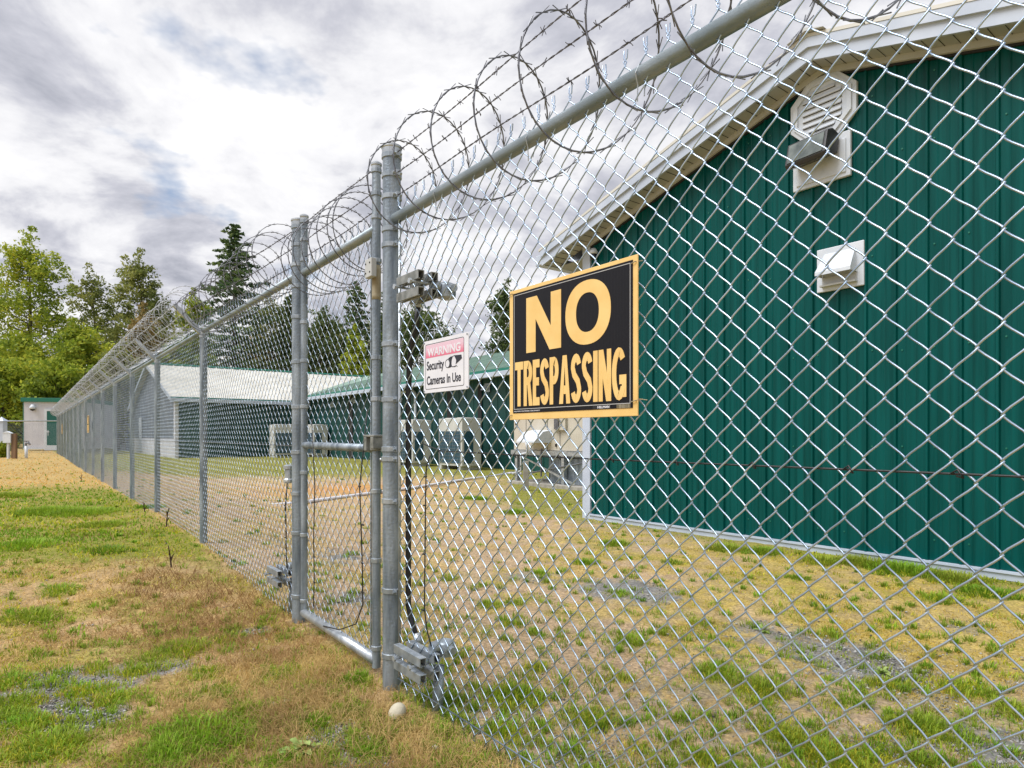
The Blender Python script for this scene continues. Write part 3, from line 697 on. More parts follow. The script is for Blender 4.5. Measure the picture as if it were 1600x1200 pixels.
# octagonal vent
def octa(cx, cz, r, ph=22.5): return [(cx+r*math.cos(R(ph+45*i)), cz+r*math.sin(R(ph+45*i))) for i in range(8)]
vx = AP+.0; vz = 3.93
v = MB(); v.prism(octa(vx, vz, .315), 'y', -.045, -.005); vo = v.build('gable_vent', M['white'], gb, False, .006)
v = MB()
A_, B_ = octa(vx, vz, .275), octa(vx, vz, .235)
v.add([(a, -.062, c) for a, c in A_]+[(a, -.062, c) for a, c in B_]+[(a, -.045, c) for a, c in A_]+[(a, -.045, c) for a, c in B_],
      [(i, (i+1) % 8, 8+(i+1) % 8, 8+i) for i in range(8)]+[(i, 16+i, 16+(i+1) % 8, (i+1) % 8) for i in range(8)]+[(8+i, 8+(i+1) % 8, 24+(i+1) % 8, 24+i) for i in range(8)])
v.build('vent_rim', M['white'], vo)
v = MB(); s2_ = MB()
for i in range(7):
    zz = vz-.165+i*.055; hw = .17 if 0 < i < 6 else .115
    v.add([(vx-hw, -.046, zz+.020), (vx+hw, -.046, zz+.020), (vx+hw, -.064, zz-.012), (vx-hw, -.064, zz-.012), (vx-hw, -.058, zz-.018), (vx+hw, -.058, zz-.018)], [(0, 1, 2, 3), (3, 2, 5, 4)])
    s2_.box(vx-hw, vx+hw, -.050, -.046, zz-.020, zz-.006)
v.build('louvre', M['white'], vo); s2_.build('louvre_gap', M['dark'], vo)
# flood light on plate
pl = MB(); pl.box(vx-.27, vx+.24, -.04, -.006, 3.27, 3.66); po = pl.build('light_plate', M['white'], gb, False, .006)
MB().box(vx-.235, vx+.205, -.052, -.04, 3.305, 3.60).build('plate_panel', M['white'], po, False, .006)
fl = bpy.data.objects.new('flood_light', None); C.collection.objects.link(fl); fl.parent = gb; fl.location = (vx-.03, -.06, 3.52); fl.rotation_euler = (R(-8), 0, R(-6))
b = MB(); prof = [(0, .12), (-.10, .14), (-.17, .10), (-.19, -.10), (-.16, -.13), (-.03, -.06), (0, -.05)]
b.prism(prof, 'x', -.19, .19); b.build('lamp_housing', M['lampbody'], fl, False, .008)
g_ = MB(); g_.add([(-.165, -.178, .085), (.165, -.178, .085), (.165, -.1965, -.09), (-.165, -.1965, -.09), (-.165, -.170, .085), (.165, -.170, .085), (.165, -.185, -.09), (-.165, -.185, -.09)],
      [(0, 1, 2, 3), (4, 7, 6, 5), (0, 4, 5, 1), (3, 2, 6, 7), (0, 3, 7, 4), (1, 5, 6, 2)]); g_.build('lamp_glass', M['glass_dark'], fl)
MB().box(-.09, .1, -.2035, -.1975, -.06, .05).build('lamp_reflector', M['silver'], fl) if False else None
# exhaust hood
hx = -tf(1315, kc)+tf(915, kc); hz = 2.50
q = MB(); q.box(hx-.2, hx+.2, -.035, -.005, hz-.19, hz+.19); qo = q.build('exhaust_hood', M['white'], gb, False, .006)
q = MB(); q.add([(hx-.13, -.036, hz+.14), (hx+.13, -.036, hz+.14), (hx-.15, -.17, hz-.04), (hx+.15, -.17, hz-.04), (hx-.15, -.17, hz-.07), (hx+.15, -.17, hz-.07), (hx-.15, -.036, hz-.07), (hx+.15, -.036, hz-.07)],
      [(0, 2, 3, 1), (2, 4, 5, 3), (0, 6, 4, 2), (1, 3, 5, 7)]); q.build('hood_cover', M['white'], qo)
q = MB(); q.box(hx-.145, hx+.145, -.05, -.036, hz-.14, hz-.072); q.box(hx-.15, hx+.15, -.09, -.036, hz-.155, hz-.141); q.build('hood_flap', M['frieze'], qo)
# small camera by the corner
cm = bpy.data.objects.new('security_camera', None); C.collection.objects.link(cm); cm.parent = gb; cm.location = (.2, -.06, 3.26)
MB().lathe((0, 0, .02), [(.05, 0), (.055, .03), (.03, .07)], 14).build('camera_base', M['white'], cm, True)
MB().lathe((0, 0, -.05), [(.01, 0), (.035, .012), (.045, .04), (.045, .07)], 14).build('camera_dome', M['black'], cm, True)

# ------------------------------------------------------------------ building A (green roof), facing the fence
kA = 15.0; sA = (482-38)/kA; YA = 990/sA; cA = ((482-800)/990*YA, YA, 0)
ba = thing('metal_building', cA, 'long low green ribbed metal building with green roof behind the condenser units', 'building', group='buildings of the compound')
LA = 28
mb = MB(); ribbed(mb, LA, lambda x: 2.98, .0, .45, .03, .09, start=.2); mb.build('front_wall', M['green_far'], ba)
MB().add([(-7.0, -.45, 3.02), (LA, -.45, 3.02), (LA, 6.2, 5.02), (-7.0, 6.2, 5.02), (LA, 13, 3.0), (-7, 13, 3.0), (-7.0, -.45, 2.95), (LA, -.45, 2.95)],
         [(0, 1, 2, 3), (3, 2, 4, 5), (0, 6, 7, 1)]).build('roof', M['green_roof'], ba)
rb = MB(); x = -.2
while x < LA:
    rb.add([(x, -.45, 3.021), (x+.05, -.45, 3.021), (x+.05, 6.2, 5.021), (x, 6.2, 5.021), (x+.012, -.45, 3.055), (x+.038, -.45, 3.055), (x+.038, 6.2, 5.055), (x+.012, 6.2, 5.055)], [(0, 3, 7, 4), (4, 7, 6, 5), (5, 6, 2, 1)]); x += .45
rb.build('roof_rib', M['green_roof'], ba)
g_ = MB(); g_.box(.25, LA, -.58, -.45, 2.84, 2.99); g_.build('gutter', M['trim'], ba, False, .01)
MB().box(.02, LA, -.45, -.001, 2.90, 2.915).build('soffit', M['soffit'], ba)
MB().box(.25, LA, -.47, -.44, 3.0, 3.09).build('eave_flashing', M['green_trim'], ba)
def atA(x_, y_, k_=15.0):
    P = Vector(pt(x_, y_, k_)); m = (Matrix.Translation(cA) @ Matrix.Rotation(ROT, 4, 'Z')).inverted(); return m @ P
dp = MB()
for xs in ((628, 652),):
    a, b_ = atA(xs[0], 660), atA(xs[1], 660); zt = atA(640, 612).z
    dp.tube([(a.x, -.08, .3), (a.x, -.08, zt-.12), (a.x+.15, -.08, zt), (b_.x-.15, -.08, zt), (b_.x, -.08, zt-.12), (b_.x, -.08, .3)], .055, 10)
dp.build('vent_pipe', M['white'], ba, True)
for (xx, yy) in ((763, 606), (555, 625), (521, 632), (742, 700), (600, 622)):
    c = atA(xx, yy); hb = MB()
    hb.box(c.x-.14, c.x+.14, -.05, -.03, c.z-.14, c.z+.14); hb.prism([(-.05, c.z+.12), (-.22, c.z-.04), (-.22, c.z-.08), (-.05, c.z-.08)], 'x', c.x-.11, c.x+.11)
    hb.build('wall_hood', M['trim'], ba)
for (x0, x1) in ((700, 706), (748, 754), (546, 552)):
    a, b_ = atA(x0, 660), atA(x1, 660); MB().box(a.x, b_.x, -.04, -.032, .0, 2.9).build('panel_joint', M['dark'], ba)

# ------------------------------------------------------------------ building B (white roof)
cB = Vector((-15.8, 29.8, 0))
bb = thing('metal_building', cB, 'metal building with pale ribbed roof and grey gable end seen through the long fence', 'building', group='buildings of the compound')
mb = MB(); ribbed(mb, 6.6, lambda x: 2.86, 0, .45, .03, .09, along='y', start=.2); mb.build('front_wall', M['green_far'], bb)
mb = MB(); tb = lambda x: 5.0-.2914*abs(x-7.2); ribbed(mb, 14.4, tb, 0, .3, .012, .04, start=.1); o = mb.build('gable_wall', M['grey_siding'], bb); o.location.x = -14.4
MB().add([(.45, -.3, 2.80), (.45, 18, 2.80), (-7.2, 18, 5.05), (-7.2, -.3, 5.05), (-14.85, -.3, 2.80), (-14.85, 18, 2.80), (.45, -.3, 2.72), (.45, 18, 2.72)], [(0, 1, 2, 3), (3, 2, 5, 4), (0, 6, 7, 1)]).build('roof', M['white_roof'], bb)
rb = MB(); y = -.3
while y < 17:
    rb.add([(.45, y, 2.802), (.45, y+.05, 2.802), (-7.2, y+.05, 5.052), (-7.2, y, 5.052), (.45, y+.012, 2.84), (.45, y+.038, 2.84), (-7.2, y+.038, 5.09), (-7.2, y+.012, 5.09)], [(0, 3, 7, 4), (4, 7, 6, 5), (5, 6, 2, 1)]); y += .45
rb.build('roof_rib', M['white_roof'], bb)
MB().tube([(-7.2, -.3, 5.09), (-7.2, 18, 5.09)], .08, 6).build('ridge_cap', M['green_trim'], bb)
g_ = MB(); g_.box(.45, .57, -.3, 6.2, 2.62, 2.79); g_.build('gutter', M['trim'], bb, False, .01)
MB().box(.44, .47, -.3, 6.2, 2.795, 2.86).build('eave_flashing', M['green_trim'], bb)
MB().box(.0, .45, .0, 6.2, 2.68, 2.69).build('soffit', M['soffit'], bb)
f = MB()
for s_ in (0, 1):
    xa, xb = (.45, -7.2) if s_ == 0 else (-14.85, -7.2)
    f.add([(xa, -.32, 2.66), (xa, -.3, 2.66), (xa, -.32, 2.84), (xa, -.3, 2.84), (xb, -.32, 4.9), (xb, -.3, 4.9), (xb, -.32, 5.08), (xb, -.3, 5.08)], BOXF)
f.build('fascia', M['trim'], bb)
MB().box(-.3, .04, -.05, .1, 0, 2.75).build('corner_trim', M['lilac'], bb)
MB().box(-14.4, -.3, -.06, -.03, 0, .9).build('wainscot', M['lilac'], bb)
d = MB(); d.box(-11.6, -10.6, -.08, -.03, .1, 2.15); dd = d.build('door', M['white'], bb); MB().lathe((-10.75, -.14, 1.05), [(.03, 0), (.035, .02), (.02, .06)], 8, 'y').build('door_handle', M['galv'], dd)
# building C beyond
bc = thing('metal_building', pt(196, 681, 7.14)[:2]+(0,), 'distant pale grey compound building beyond the white roofed one, behind the long fence', 'building', group='buildings of the compound')
mb = MB(); ribbed(mb, 13, lambda x: 4.6-.27*abs(x-6.5), 0, .3, .012, .04, start=.1); o = mb.build('gable_wall', M['lilac'], bc); o.location.x = -13
MB().box(-.02, 0, .01, 10, 0, 2.8).build('side_wall', M['grey_siding'], bc)
MB().add([(.4, -.3, 2.78), (.4, 10, 2.78), (-6.5, 10, 4.65), (-6.5, -.3, 4.65), (-13.4, -.3, 2.78), (-13.4, 10, 2.78)], [(0, 1, 2, 3), (3, 2, 5, 4)]).build('roof', M['white_roof'], bc)
d = MB(); d.box(-3.6, -2.4, -.06, -.03, .0, 2.2); d.build('door', M['white'], bc)
d = MB(); d.box(-8.6, -6.4, -.06, -.03, .0, 2.5); d.build('door', M['white'], bc)

# ------------------------------------------------------------------ shed
Ys = 34.6; shl = ((37-800)/990*Ys, Ys, .2)
sh = thing('shed', shl, 'small pale shed with green flat roof and green door beyond the long fence', 'shed', rz=R(12))
mb = MB()
ribbed(mb, 3.0, lambda x: 2.72, .12, .3, .006, .02, start=.1); mb.build('front_wall', M['lilac'], sh)
MB().box(0, 3.0, .02, 4, .12, 2.70).build('wall', M['lilac'], sh)
MB().box(-.08, 3.1, -.15, 4.1, 2.70, 2.92).build('roof', M['green_trim'], sh, False, .01)
MB().box(-.03, .0, -.02, 4.0, .1, 2.69).build('corner_trim', M['green_trim'], sh)
MB().box(.0, 1.0, -.05, -.015, .1, .2).build('base_trim', M['white'], sh)
f = MB(); x0 = 1.02; f.box(x0, x0+.12, -.06, -.02, .05, 2.32); f.box(x0+1.0, x0+1.12, -.06, -.02, .05, 2.32); f.box(x0, x0+1.12, -.061, -.02, 2.2, 2.32); f.box(x0+.12, x0+1.0, -.062, -.02, .05, .32); f.build('door_frame', M['white'], sh)
d = MB().box(x0+.12, x0+1.0, -.05, -.02, .32, 2.2).build('door', M['door_green'], sh)
hnd = MB(); hnd.box(x0+.14, x0+.24, -.1, -.05, 1.03, 1.09); hnd.box(x0+.17, x0+.20, -.07, -.05, .85, 1.15); hnd.build('door_handle', M['white'], d)
cm = MB(); cm.lathe((.5, -.16, 2.2), [(.02, 0), (.10, .04), (.12, .12)], 12); MB().box(0, 0, 0, 0, 0, 0)
c0 = bpy.data.objects.new('security_camera', None); C.collection.objects.link(c0); c0.parent = sh
cm.build('camera_dome', M['black'], c0, True); cm = MB(); cm.lathe((.5, -.16, 2.3), [(.14, 0), (.15, .1), (.10, .18), (.05, .25)], 12); cm.build('camera_base', M['white'], c0, True)
# utility stand pipe and post
up_ = thing('utility_post', (*grd(22, 719, .17)[:2], .17), 'brown wooden utility post with white box in front of the shed', 'post', rz=0)
MB().box(-.07, .09, -.05, .05, -.1, .95).build('wooden_post', M['wood'], up_, False, .01)
bx = MB(); bx.box(-.34, -.06, -.09, .02, .62, .96); bx.prism([(-.36, .96), (-.04, .96), (-.2, 1.04)], 'y', -.1, .03); bx.tube([(-.2, 0, .62), (-.2, 0, -.05)], .05, 8)
bx.build('meter_box', M['white'], up_)
sp = thing('standpipe', (*grd(41, 718, .17)[:2], .17), 'short white standpipe with dark tap in front of the shed', 'tap', rz=0)
MB().tube([(0, 0, -.1), (0, 0, .5)], .05, 10).build('pipe', M['white'], sp, True)
tp = MB(); tp.tube([(-.02, 0, .5), (0, 0, .6), (.08, 0, .62), (.14, 0, .55)], .035, 8); tp.box(-.1, .1, -.02, .02, .66, .69); tp.tube([(0, 0, .6), (0, 0, .67)], .015, 6); tp.build('tap', M['coil'], sp)

# ------------------------------------------------------------------ condensers
def condenser(loc, rz, label):
    s = thing('condenser_unit', loc, label, 'air conditioner', rz=rz, group='outdoor condenser units')
    # local: x 0..-1.35 front face on y=0 (facing -y), side face on x=0 (facing +x)
    Wc, Dc, Hc = 1.35, .70, 1.58
    MB().box(-Wc, 0, 0, Dc, .12, Hc).build('cabinet', M['cream'], s, False, .012)
    for x in (-Wc+.1, -.15):
        MB().box(x-.06, x+.06, .0, Dc, 0, .119).build('foot', M['cream'], s)
    for (x0, x1) in ((-Wc+.07, -Wc+.66), (-.68, -.09)):
        g = MB(); g.box(x0, x1, -.012, -.001, .2, 1.18); go = g.build('coil_panel', M['grille'], s)
        wv = MB(); z = .2
        while z < 1.19: wv.box(x0, x1, -.024, -.016, z, z+.008); z += .11
        x = x0
        while x < x1+.001: wv.box(x-.003, x+.003, -.022, -.014, .2, 1.19); x += .098
        wv.build('guard_wire', M['galv'], go)
    g = MB(); g.box(.001, .012, .07, .40, .2, 1.18); g.build('coil_panel', M['grille'], s)
    t2 = MB()
    for x in (-Wc*.75, -Wc*.25):
        t2.lathe((x, Dc/2, Hc), [(.27, 0), (.27, .02), (.25, .022), (.24, .006), (.05, .006)], 20)
    t2.build('fan_shroud', M['cream'], s)
    return s
def onk(x, k, z=0.): s = (x-38)/k; Y = 990/s; return ((x-800)/990*Y, Y, z)
condenser(onk(722, 13.15), ROT, 'nearest cream condenser unit with dark grilles, just below the white camera sign')
condenser(onk(645, 13.1), ROT, 'cream condenser unit seen behind the black conduit beside the thick post')
P = onk(490, 13.9); condenser(P, ROT, 'cream condenser unit at the inner corner, partly behind the gate post')
Yq = 990/32.6; condenser(((428-800)/990*Yq+NX*1.35, Yq+NY*1.35, 0), ROT+R(90), 'farthest cream condenser unit, in front of the white roofed building')

# ------------------------------------------------------------------ package unit
kp = 10.7; P = onk(803, kp)
pu = thing('air_handler', P, 'large beige air handler cabinet on a steel stand beside the green gable building', 'air handler')
MB().box(-.05, 3.4, -.15, 1.9, -.05, .07).build('concrete_pad', M['concrete'], pu, False, .01)
MB().box(0, 3.3, 0, 1.6, .74, 2.1).build('cabinet', M['beige'], pu, False, .01)
j = MB()
for x in (.42, 1.12, 1.5, 2.3): j.box(x, x+.012, -.004, -.0005, .76, 2.08)
j.build('panel_seam', M['dark'], pu)
h = MB()
for x in (.10, .9+.5, 2.2):
    for z in (.85, 1.3): h.box(x-.015, x+.015, -.03, -.001, z-.03, z+.03)
h.build('panel_latch', M['black'], pu)
MB().box(-.06, 3.3, -.04, 1.6, .64, .735).build('stand_rail', M['galv_light'], pu)
for x in (.1, 1.6, 3.1): MB().box(x-.04, x+.04, -.02, .06, .07, .64).build('stand_leg', M['galv_light'], pu)
br = MB(); br.prism([(.15, .64), (.24, .64), (2.0, .10), (1.9, .08)], 'y', -.034, -.021); br.build('stand_brace', M['galv_light'], pu)
br = MB(); br.tube([(.35, -.02, .22), (2.2, -.02, .52)], .018, 6); br.tube([(.98, -.05, .2), (.98, -.05, .78)], .02, 6); br.build('support_rod', M['coil'], pu)
hd = MB(); xh = .62; hd.prism([(-.001, 1.16), (-.22, 1.12), (-.42, .93), (-.42, .90), (-.001, .90)], 'x', xh, xh+.62); hd.build('intake_hood', M['white'], pu)
dk = MB(); dk.box(1.05, 2.6, .1, 1.5, .08, .63); dk.build('duct_box', M['galv'], pu)
eb = MB(); eb.box(1.38, 1.72, -.06, -.004, 1.15, 1.42); eo = eb.build('switch_box', M['beige'], pu, False, .006)
MB().box(1.43, 1.55, -.10, -.061, 1.17, 1.38).build('switch_handle', M['coil'], eo)
tr = MB(); tr.tube([(.55, -.12, .95), (.62, -.12, .78), (.60, -.12, .68), (.45, -.12, .66), (.40, -.12, .62), (.40, -.12, .30), (.1, -.12, .22)], .022, 8); tr.build('drain_pipe', M['white'], pu, True)
wp = thing('timber_stub', (*grd(822, 766)[:2], 0), 'short grey timber stake standing at the edge of the concrete pad', 'stake', rz=0)
MB().box(-.06, .05, -.05, .05, -.1, .56).build('timber', M['concrete'], wp, False, .006)
# PVC pipe lying over the lawn
pp = [grd(282, 807), grd(456, 790), grd(635, 766), grd(735, 750), grd(800, 740)]
pv = thing('pipe', pp[0], 'long thin white plastic pipe lying across the grass inside the fence', 'pipe', rz=0)
mb = MB(); o_ = Vector(pp[0]); q_ = [Vector(a)-o_+Vector((0, 0, .03)) for a in pp]; q_ = [q_[0]-Vector((0.4, .8, 0))]+q_
e_ = Vector(P)-o_+Vector((.15, -.1, .22)); mb.tube(q_+[e_], .028, 8); mb.build('pipe_run', M['signwhite'], pv, True)

# ------------------------------------------------------------------ numpy noise for ground cover
def vnoise(x, y, seed):
    xi = np.floor(x).astype(np.int64); yi = np.floor(y).astype(np.int64); fx = x-xi; fy = y-yi
    fx = fx*fx*(3-2*fx); fy = fy*fy*(3-2*fy)
    def h(a, b): 
        n = (a*374761393+b*668265263+seed*982451653) & 0x7fffffff; n = ((n ^ (n >> 13))*1274126177) & 0x7fffffff
        return ((n ^ (n >> 16)) & 0xffff)/65535.
    return (h(xi, yi)*(1-fx)+h(xi+1, yi)*fx)*(1-fy)+(h(xi, yi+1)*(1-fx)+h(xi+1, yi+1)*fx)*fy
def fbm(x, y, s, seed, o=4):
    v = 0; a = .5; t = 0
    for i in range(o): v = v+a*vnoise(x*s, y*s, seed+i*17); t += a; a *= .5; s *= 2.03
    return v/t
def blob(x, y, px_, py_, rad, z=0.):
    g = grd(px_, py_, z); return np.exp(-((x-g[0])**2+(y-g[1])**2)/rad**2)
TUFTS = [(765, 946, .12), (806, 944, .09), (802, 977, .09), (832, 992, .05), (795, 1086, .13), (825, 1090, .1), (789, 1142, .09), (840, 1047, .06), (988, 1005, .12), (969, 929, .08),
 (911, 1127, .12), (971, 1064, .08), (1125, 1056, .16), (1185, 1079, .16), (1091, 1187, .08), (686, 1095, .13), (680, 1045, .10), (915, 882, .14), (844, 897, .08), (701, 904, .1),
 (1284, 877, .25), (1411, 892, .35), (1134, 857, .25), (1194, 862, .22), (1246, 904, .12), (1542, 930, .25), (1471, 939, .15), (1512, 1076, .13), (1441, 1136, .16), (1287, 1181, .15), (1235, 1159, .12),
 (1591, 1115, .12), (1332, 1099, .1), (1385, 1069, .09), (1350, 880, .3), (1490, 905, .3), (700, 1120, .06), (1050, 880, .12), (960, 850, .2), (805, 800, .25), (740, 780, .3),
 (49, 974, .2), (90, 940, .15), (169, 888, .2), (285, 1015, .17), (360, 1000, .12), (150, 1045, .08), (180, 1094, .10), (124, 1082, .11), (22, 1105, .14), (15, 1071, .12), (307, 1155, .24), (255, 1185, .18), (340, 1140, .14),
 (326, 1052, .09), (352, 1082, .08), (416, 974, .08), (427, 1052, .12), (555, 1060, .09), (551, 1109, .07), (577, 1169, .08), (75, 1169, .14), (15, 792, .4), (129, 822, .5), (75, 820, .45), (236, 812, .22), (160, 845, .3),
 (39, 885, .3), (100, 1165, .14), (40, 1140, .1), (215, 1050, .08), (480, 1130, .1), (240, 1030, .09), (500, 1180, .08), (450, 1190, .09), (380, 1110, .09)]
TG = np.array([(*grd(a, b)[:2], r*.75) for a, b, r in TUFTS])
def cover(x, y):
    """returns weights for green, dry, moss, gravel; rest is dirt"""
    n = (x-1.53)*NX+y*NY; t = (x-1.53)*UX+y*UY; out_ = 1-sstep(n, -.05, .1)
    dist = np.hypot(x, y)
    a = fbm(x, y, 1.1, 3); b = fbm(x, y, 3.5, 5); c = fbm(x, y, .45, 9); f = fbm(x, y, 9, 21, 3)
    tuft = np.zeros_like(x)
    for gx, gy, r in TG: tuft = np.maximum(tuft, np.exp(-((x-gx)**2+(y-gy)**2)/(r*r)*.8))
    tuft = np.clip(tuft*1.35-.12-(.5-f)*1.6, 0, 1)
    # outside
    lawn = sstep(y+1.2*(fbm(x, y, .8, 71)-.5), 4.2, 5.4)*(1-sstep(y, 9.2, 12))*sstep(-n, .0, .15)
    g_o = np.clip(lawn*(.72+.9*sstep(a, .3, .55))+(1-lawn)*sstep(a*.35+b*.35+f*.3, .43, .62)*.65*(1-sstep(y, 9.5, 11.5)*.85), 0, 1)
    g_o = g_o*(1-.4*np.exp(-((n+.3)/.42)**2)*(1-sstep(y, 3.9, 4.9)))
    gr_o = np.clip(blob(x, y, 75, 1085, .27)*1.9+blob(x, y, 135, 1125, .14)*1.1+blob(x, y, 260, 1040, .12)+blob(x, y, 390, 990, .12)+blob(x, y, 510, 1150, .15)*.9+blob(x, y, 280, 1190, .15)*.6+blob(x, y, 560, 1190, .15)*.8, 0, 1)
    hf = fbm(x, y, 26, 61, 3); gr_o = sstep(gr_o*(.2+f*.8+hf*.8), .32, .75)
    d_o = np.clip(.35+.8*sstep(b, .35, .6)+sstep(y, 8.5, 12), 0, 1)
    # inside
    g_i = np.clip(sstep(a*.3+b*.3+f*.4, .50, .68)*.42+sstep(y, 14.5, 18)*.95+.5*sstep(y, 9, 13)*sstep(x, -2, 1)+blob(x, y, 840, 780, 1.2)*.7+sstep(n, 3.95, 4.3)*.8*(x > 0), 0, 1)
    g_i *= 1-.8*np.clip(blob(x, y, 540, 765, 1.6), 0, 1)
    mo = np.clip(sstep(x*.38+b+a*.6-c*.3, .8, 1.35)*(1-sstep(y, 6.5, 9))*.95, 0, 1)
    d_i = np.clip(.25+sstep(b, .42, .6)*.65, 0, 1)
    gr_i = np.clip(blob(x, y, 985, 925, .4)+blob(x, y, 1350, 1035, .30)+blob(x, y, 1200, 985, .4)*.6+blob(x, y, 1500, 980, .3)*.5+blob(x, y, 830, 900, .35)*.6+blob(x, y, 540, 880, .4)*.7+blob(x, y, 560, 935, .3)*.7+blob(x, y, 1540, 1170, .25)*.8, 0, 1)
    gr_i = np.clip(sstep(gr_i*(.2+f*.8+hf*.8), .32, .78)+.5*sstep(c*.4+b*.3+hf*.3, .52, .64)*(1-sstep(y, 7, 11)), 0, 1)
    green = np.clip(g_o*out_+g_i*(1-out_), 0, 1); dry = d_o*out_+d_i*(1-out_); moss = mo*(1-out_); gravel = np.maximum(gr_o*out_, gr_i*(1-out_))
    gravel = gravel*(1-.8*tuft); green = np.maximum(green*(1-gravel), tuft); 
    orange = np.clip(blob(x, y, 540, 765, 1.5)+blob(x, y, 300, 740, 1.2)*.4, 0, 1)*(1-out_)
    return green, dry, moss, gravel, orange, tuft, out_
CG = np.array([.24, .26, .03]); CD = np.array([.50, .35, .12]); CM = np.array([.40, .31, .05]); CR = np.array([.20, .195, .185]); CS = np.array([.41, .30, .205]); CO = np.array([.50, .24, .07])
def ground_color(x, y):
    g, d, m, gr, orr, tf_, o = cover(x, y); f = fbm(x, y, 14, 31, 3); l = lambda a, b, w_: a*(1-w_[:, None])+b*w_[:, None]
    soil_o = np.array([.38, .25, .13]); c = l(np.tile(CS, (len(x), 1)), np.tile(soil_o, (len(x), 1)), o*.8)
    c = l(c, CD*.9, np.clip(d*.7, 0, 1)); c = l(c, CM, m*.55*(.5+f)); c = l(c, CO, orr*.75); c = l(c, CG*.75, np.clip(g*.85, 0, 1)); c = l(c, CR, gr)
    return c*(.78+.44*f)[:, None]

# ---- ground sheet: fine polar grid near the viewer, reaching to the horizon
ang = np.concatenate([np.linspace(R(35), R(145), 900), np.linspace(R(145), R(395), 90)[1:-1]])
rad = np.concatenate([[.02], np.geomspace(.5, 12, 470), np.geomspace(12.2, 60, 90), np.geomspace(64, 900, 30)])
A, Rr = np.meshgrid(ang, rad); X = Rr*np.cos(A); Yg = Rr*np.sin(A)
x_, y_ = X.ravel(), Yg.ravel()
fine = (fbm(x_, y_, 22, 41, 3)-.5)*.022*np.exp(-np.hypot(x_, y_)/9)+(fbm(x_, y_, 3, 43, 2)-.5)*.03*np.exp(-np.hypot(x_, y_)/30)
Z = H(x_, y_)+fine
na, nr = len(ang), len(rad); idx = np.arange(na*nr).reshape(nr, na); nx_ = np.roll(idx, -1, axis=1)
F = np.stack([idx[:-1], nx_[:-1], nx_[1:], idx[1:]], -1).reshape(-1, 4)[:, ::-1]
me = npmesh('ground', np.stack([x_, y_, Z], 1), F, ground_color(x_, y_))
gm = attr_mat('soil', .95); t = gm.node_tree; b = t.nodes['Principled BSDF']; at = [n for n in t.nodes if n.type == 'ATTRIBUTE'][0]
co = t.nodes.new('ShaderNodeTexCoord')
n1 = t.nodes.new('ShaderNodeTexNoise'); n1.inputs['Scale'].default_value = 55; n1.inputs['Detail'].default_value = 5; n1.inputs['Roughness'].default_value = .7; t.links.new(co.outputs['Object'], n1.inputs['Vector'])
vo = t.nodes.new('ShaderNodeTexVoronoi'); vo.inputs['Scale'].default_value = 85; t.links.new(co.outputs['Object'], vo.inputs['Vector'])
mr = t.nodes.new('ShaderNodeMapRange'); mr.inputs['From Min'].default_value = .3; mr.inputs['From Max'].default_value = .7; mr.inputs['To Min'].default_value = .55; mr.inputs['To Max'].default_value = 1.45; t.links.new(n1.outputs[0], mr.inputs[0])
vr = t.nodes.new('ShaderNodeMapRange'); vr.inputs['To Min'].default_value = .75; vr.inputs['To Max'].default_value = 1.25; t.links.new(vo.outputs['Color'], vr.inputs[0])
mm = t.nodes.new('ShaderNodeMath'); mm.operation = 'MULTIPLY'; t.links.new(mr.outputs[0], mm.inputs[0]); t.links.new(vr.outputs[0], mm.inputs[1])
vs_ = t.nodes.new('ShaderNodeVectorMath'); vs_.operation = 'SCALE'; t.links.new(at.outputs['Color'], vs_.inputs[0]); t.links.new(mm.outputs[0], vs_.inputs['Scale']); t.links.new(vs_.outputs[0], b.inputs['Base Color'])
bp = t.nodes.new('ShaderNodeBump'); bp.inputs['Strength'].default_value = .7; bp.inputs['Distance'].default_value = .012
t.links.new(n1.outputs[0], bp.inputs['Height']); t.links.new(bp.outputs[0], b.inputs['Normal'])
tag(link('ground', me, gm, None, True), kind='structure')

# ---- grass blades
def sample(n, xr=(-500, 2100), yr=(693, 1300), pw=1.0):
    px_ = rng.uniform(*xr, n); u = rng.random(n)**pw; py_ = yr[0]+(yr[1]-yr[0])*u
    Y = 990*CAMZ/(py_-681); return (px_-800)/990*Y, Y
def blocked(x, y):
    n = (x-1.53)*NX+y*NY; t = (x-1.53)*UX+y*UY
    tb_ = tf(915, kc); A_ = (n > 4.38) & (t < tb_-.0) & (t > tb_-6.1)
    return A_ | (n > 10.6)
def blades(x, y, h, wd, lean, col, name):
    n = len(x); z = H(x, y)-.004; a = rng.uniform(0, 2*np.pi, n); dx_, dy_ = np.cos(a), np.sin(a)
    la = rng.uniform(0, 2*np.pi, n); lx, ly = np.cos(la)*lean*h, np.sin(la)*lean*h
    V = np.empty((n, 5, 3))
    V[:, 0] = np.stack([x-dx_*wd, y-dy_*wd, z], 1); V[:, 1] = np.stack([x+dx_*wd, y+dy_*wd, z], 1)
    V[:, 2] = np.stack([x+lx*.35+dx_*wd*.8, y+ly*.35+dy_*wd*.8, z+h*.6], 1); V[:, 3] = np.stack([x+lx*.35-dx_*wd*.8, y+ly*.35-dy_*wd*.8, z+h*.6], 1)
    V[:, 4] = np.stack([x+lx, y+ly, z+h*np.clip(1-lean*.35, .3, 1)], 1)
    i = np.arange(n)*5; F = np.concatenate([np.stack([i, i+1, i+2], 1), np.stack([i, i+2, i+3], 1), np.stack([i+3, i+2, i+4], 1)])
    c = np.repeat(col[:, None, :], 5, 1)
    return V.reshape(-1, 3), F, c.reshape(-1, 3)
def lerp(a, b, w_): return a*(1-w_[:, None])+b*w_[:, None]
mg = attr_mat('grass_blade', .6, .35)
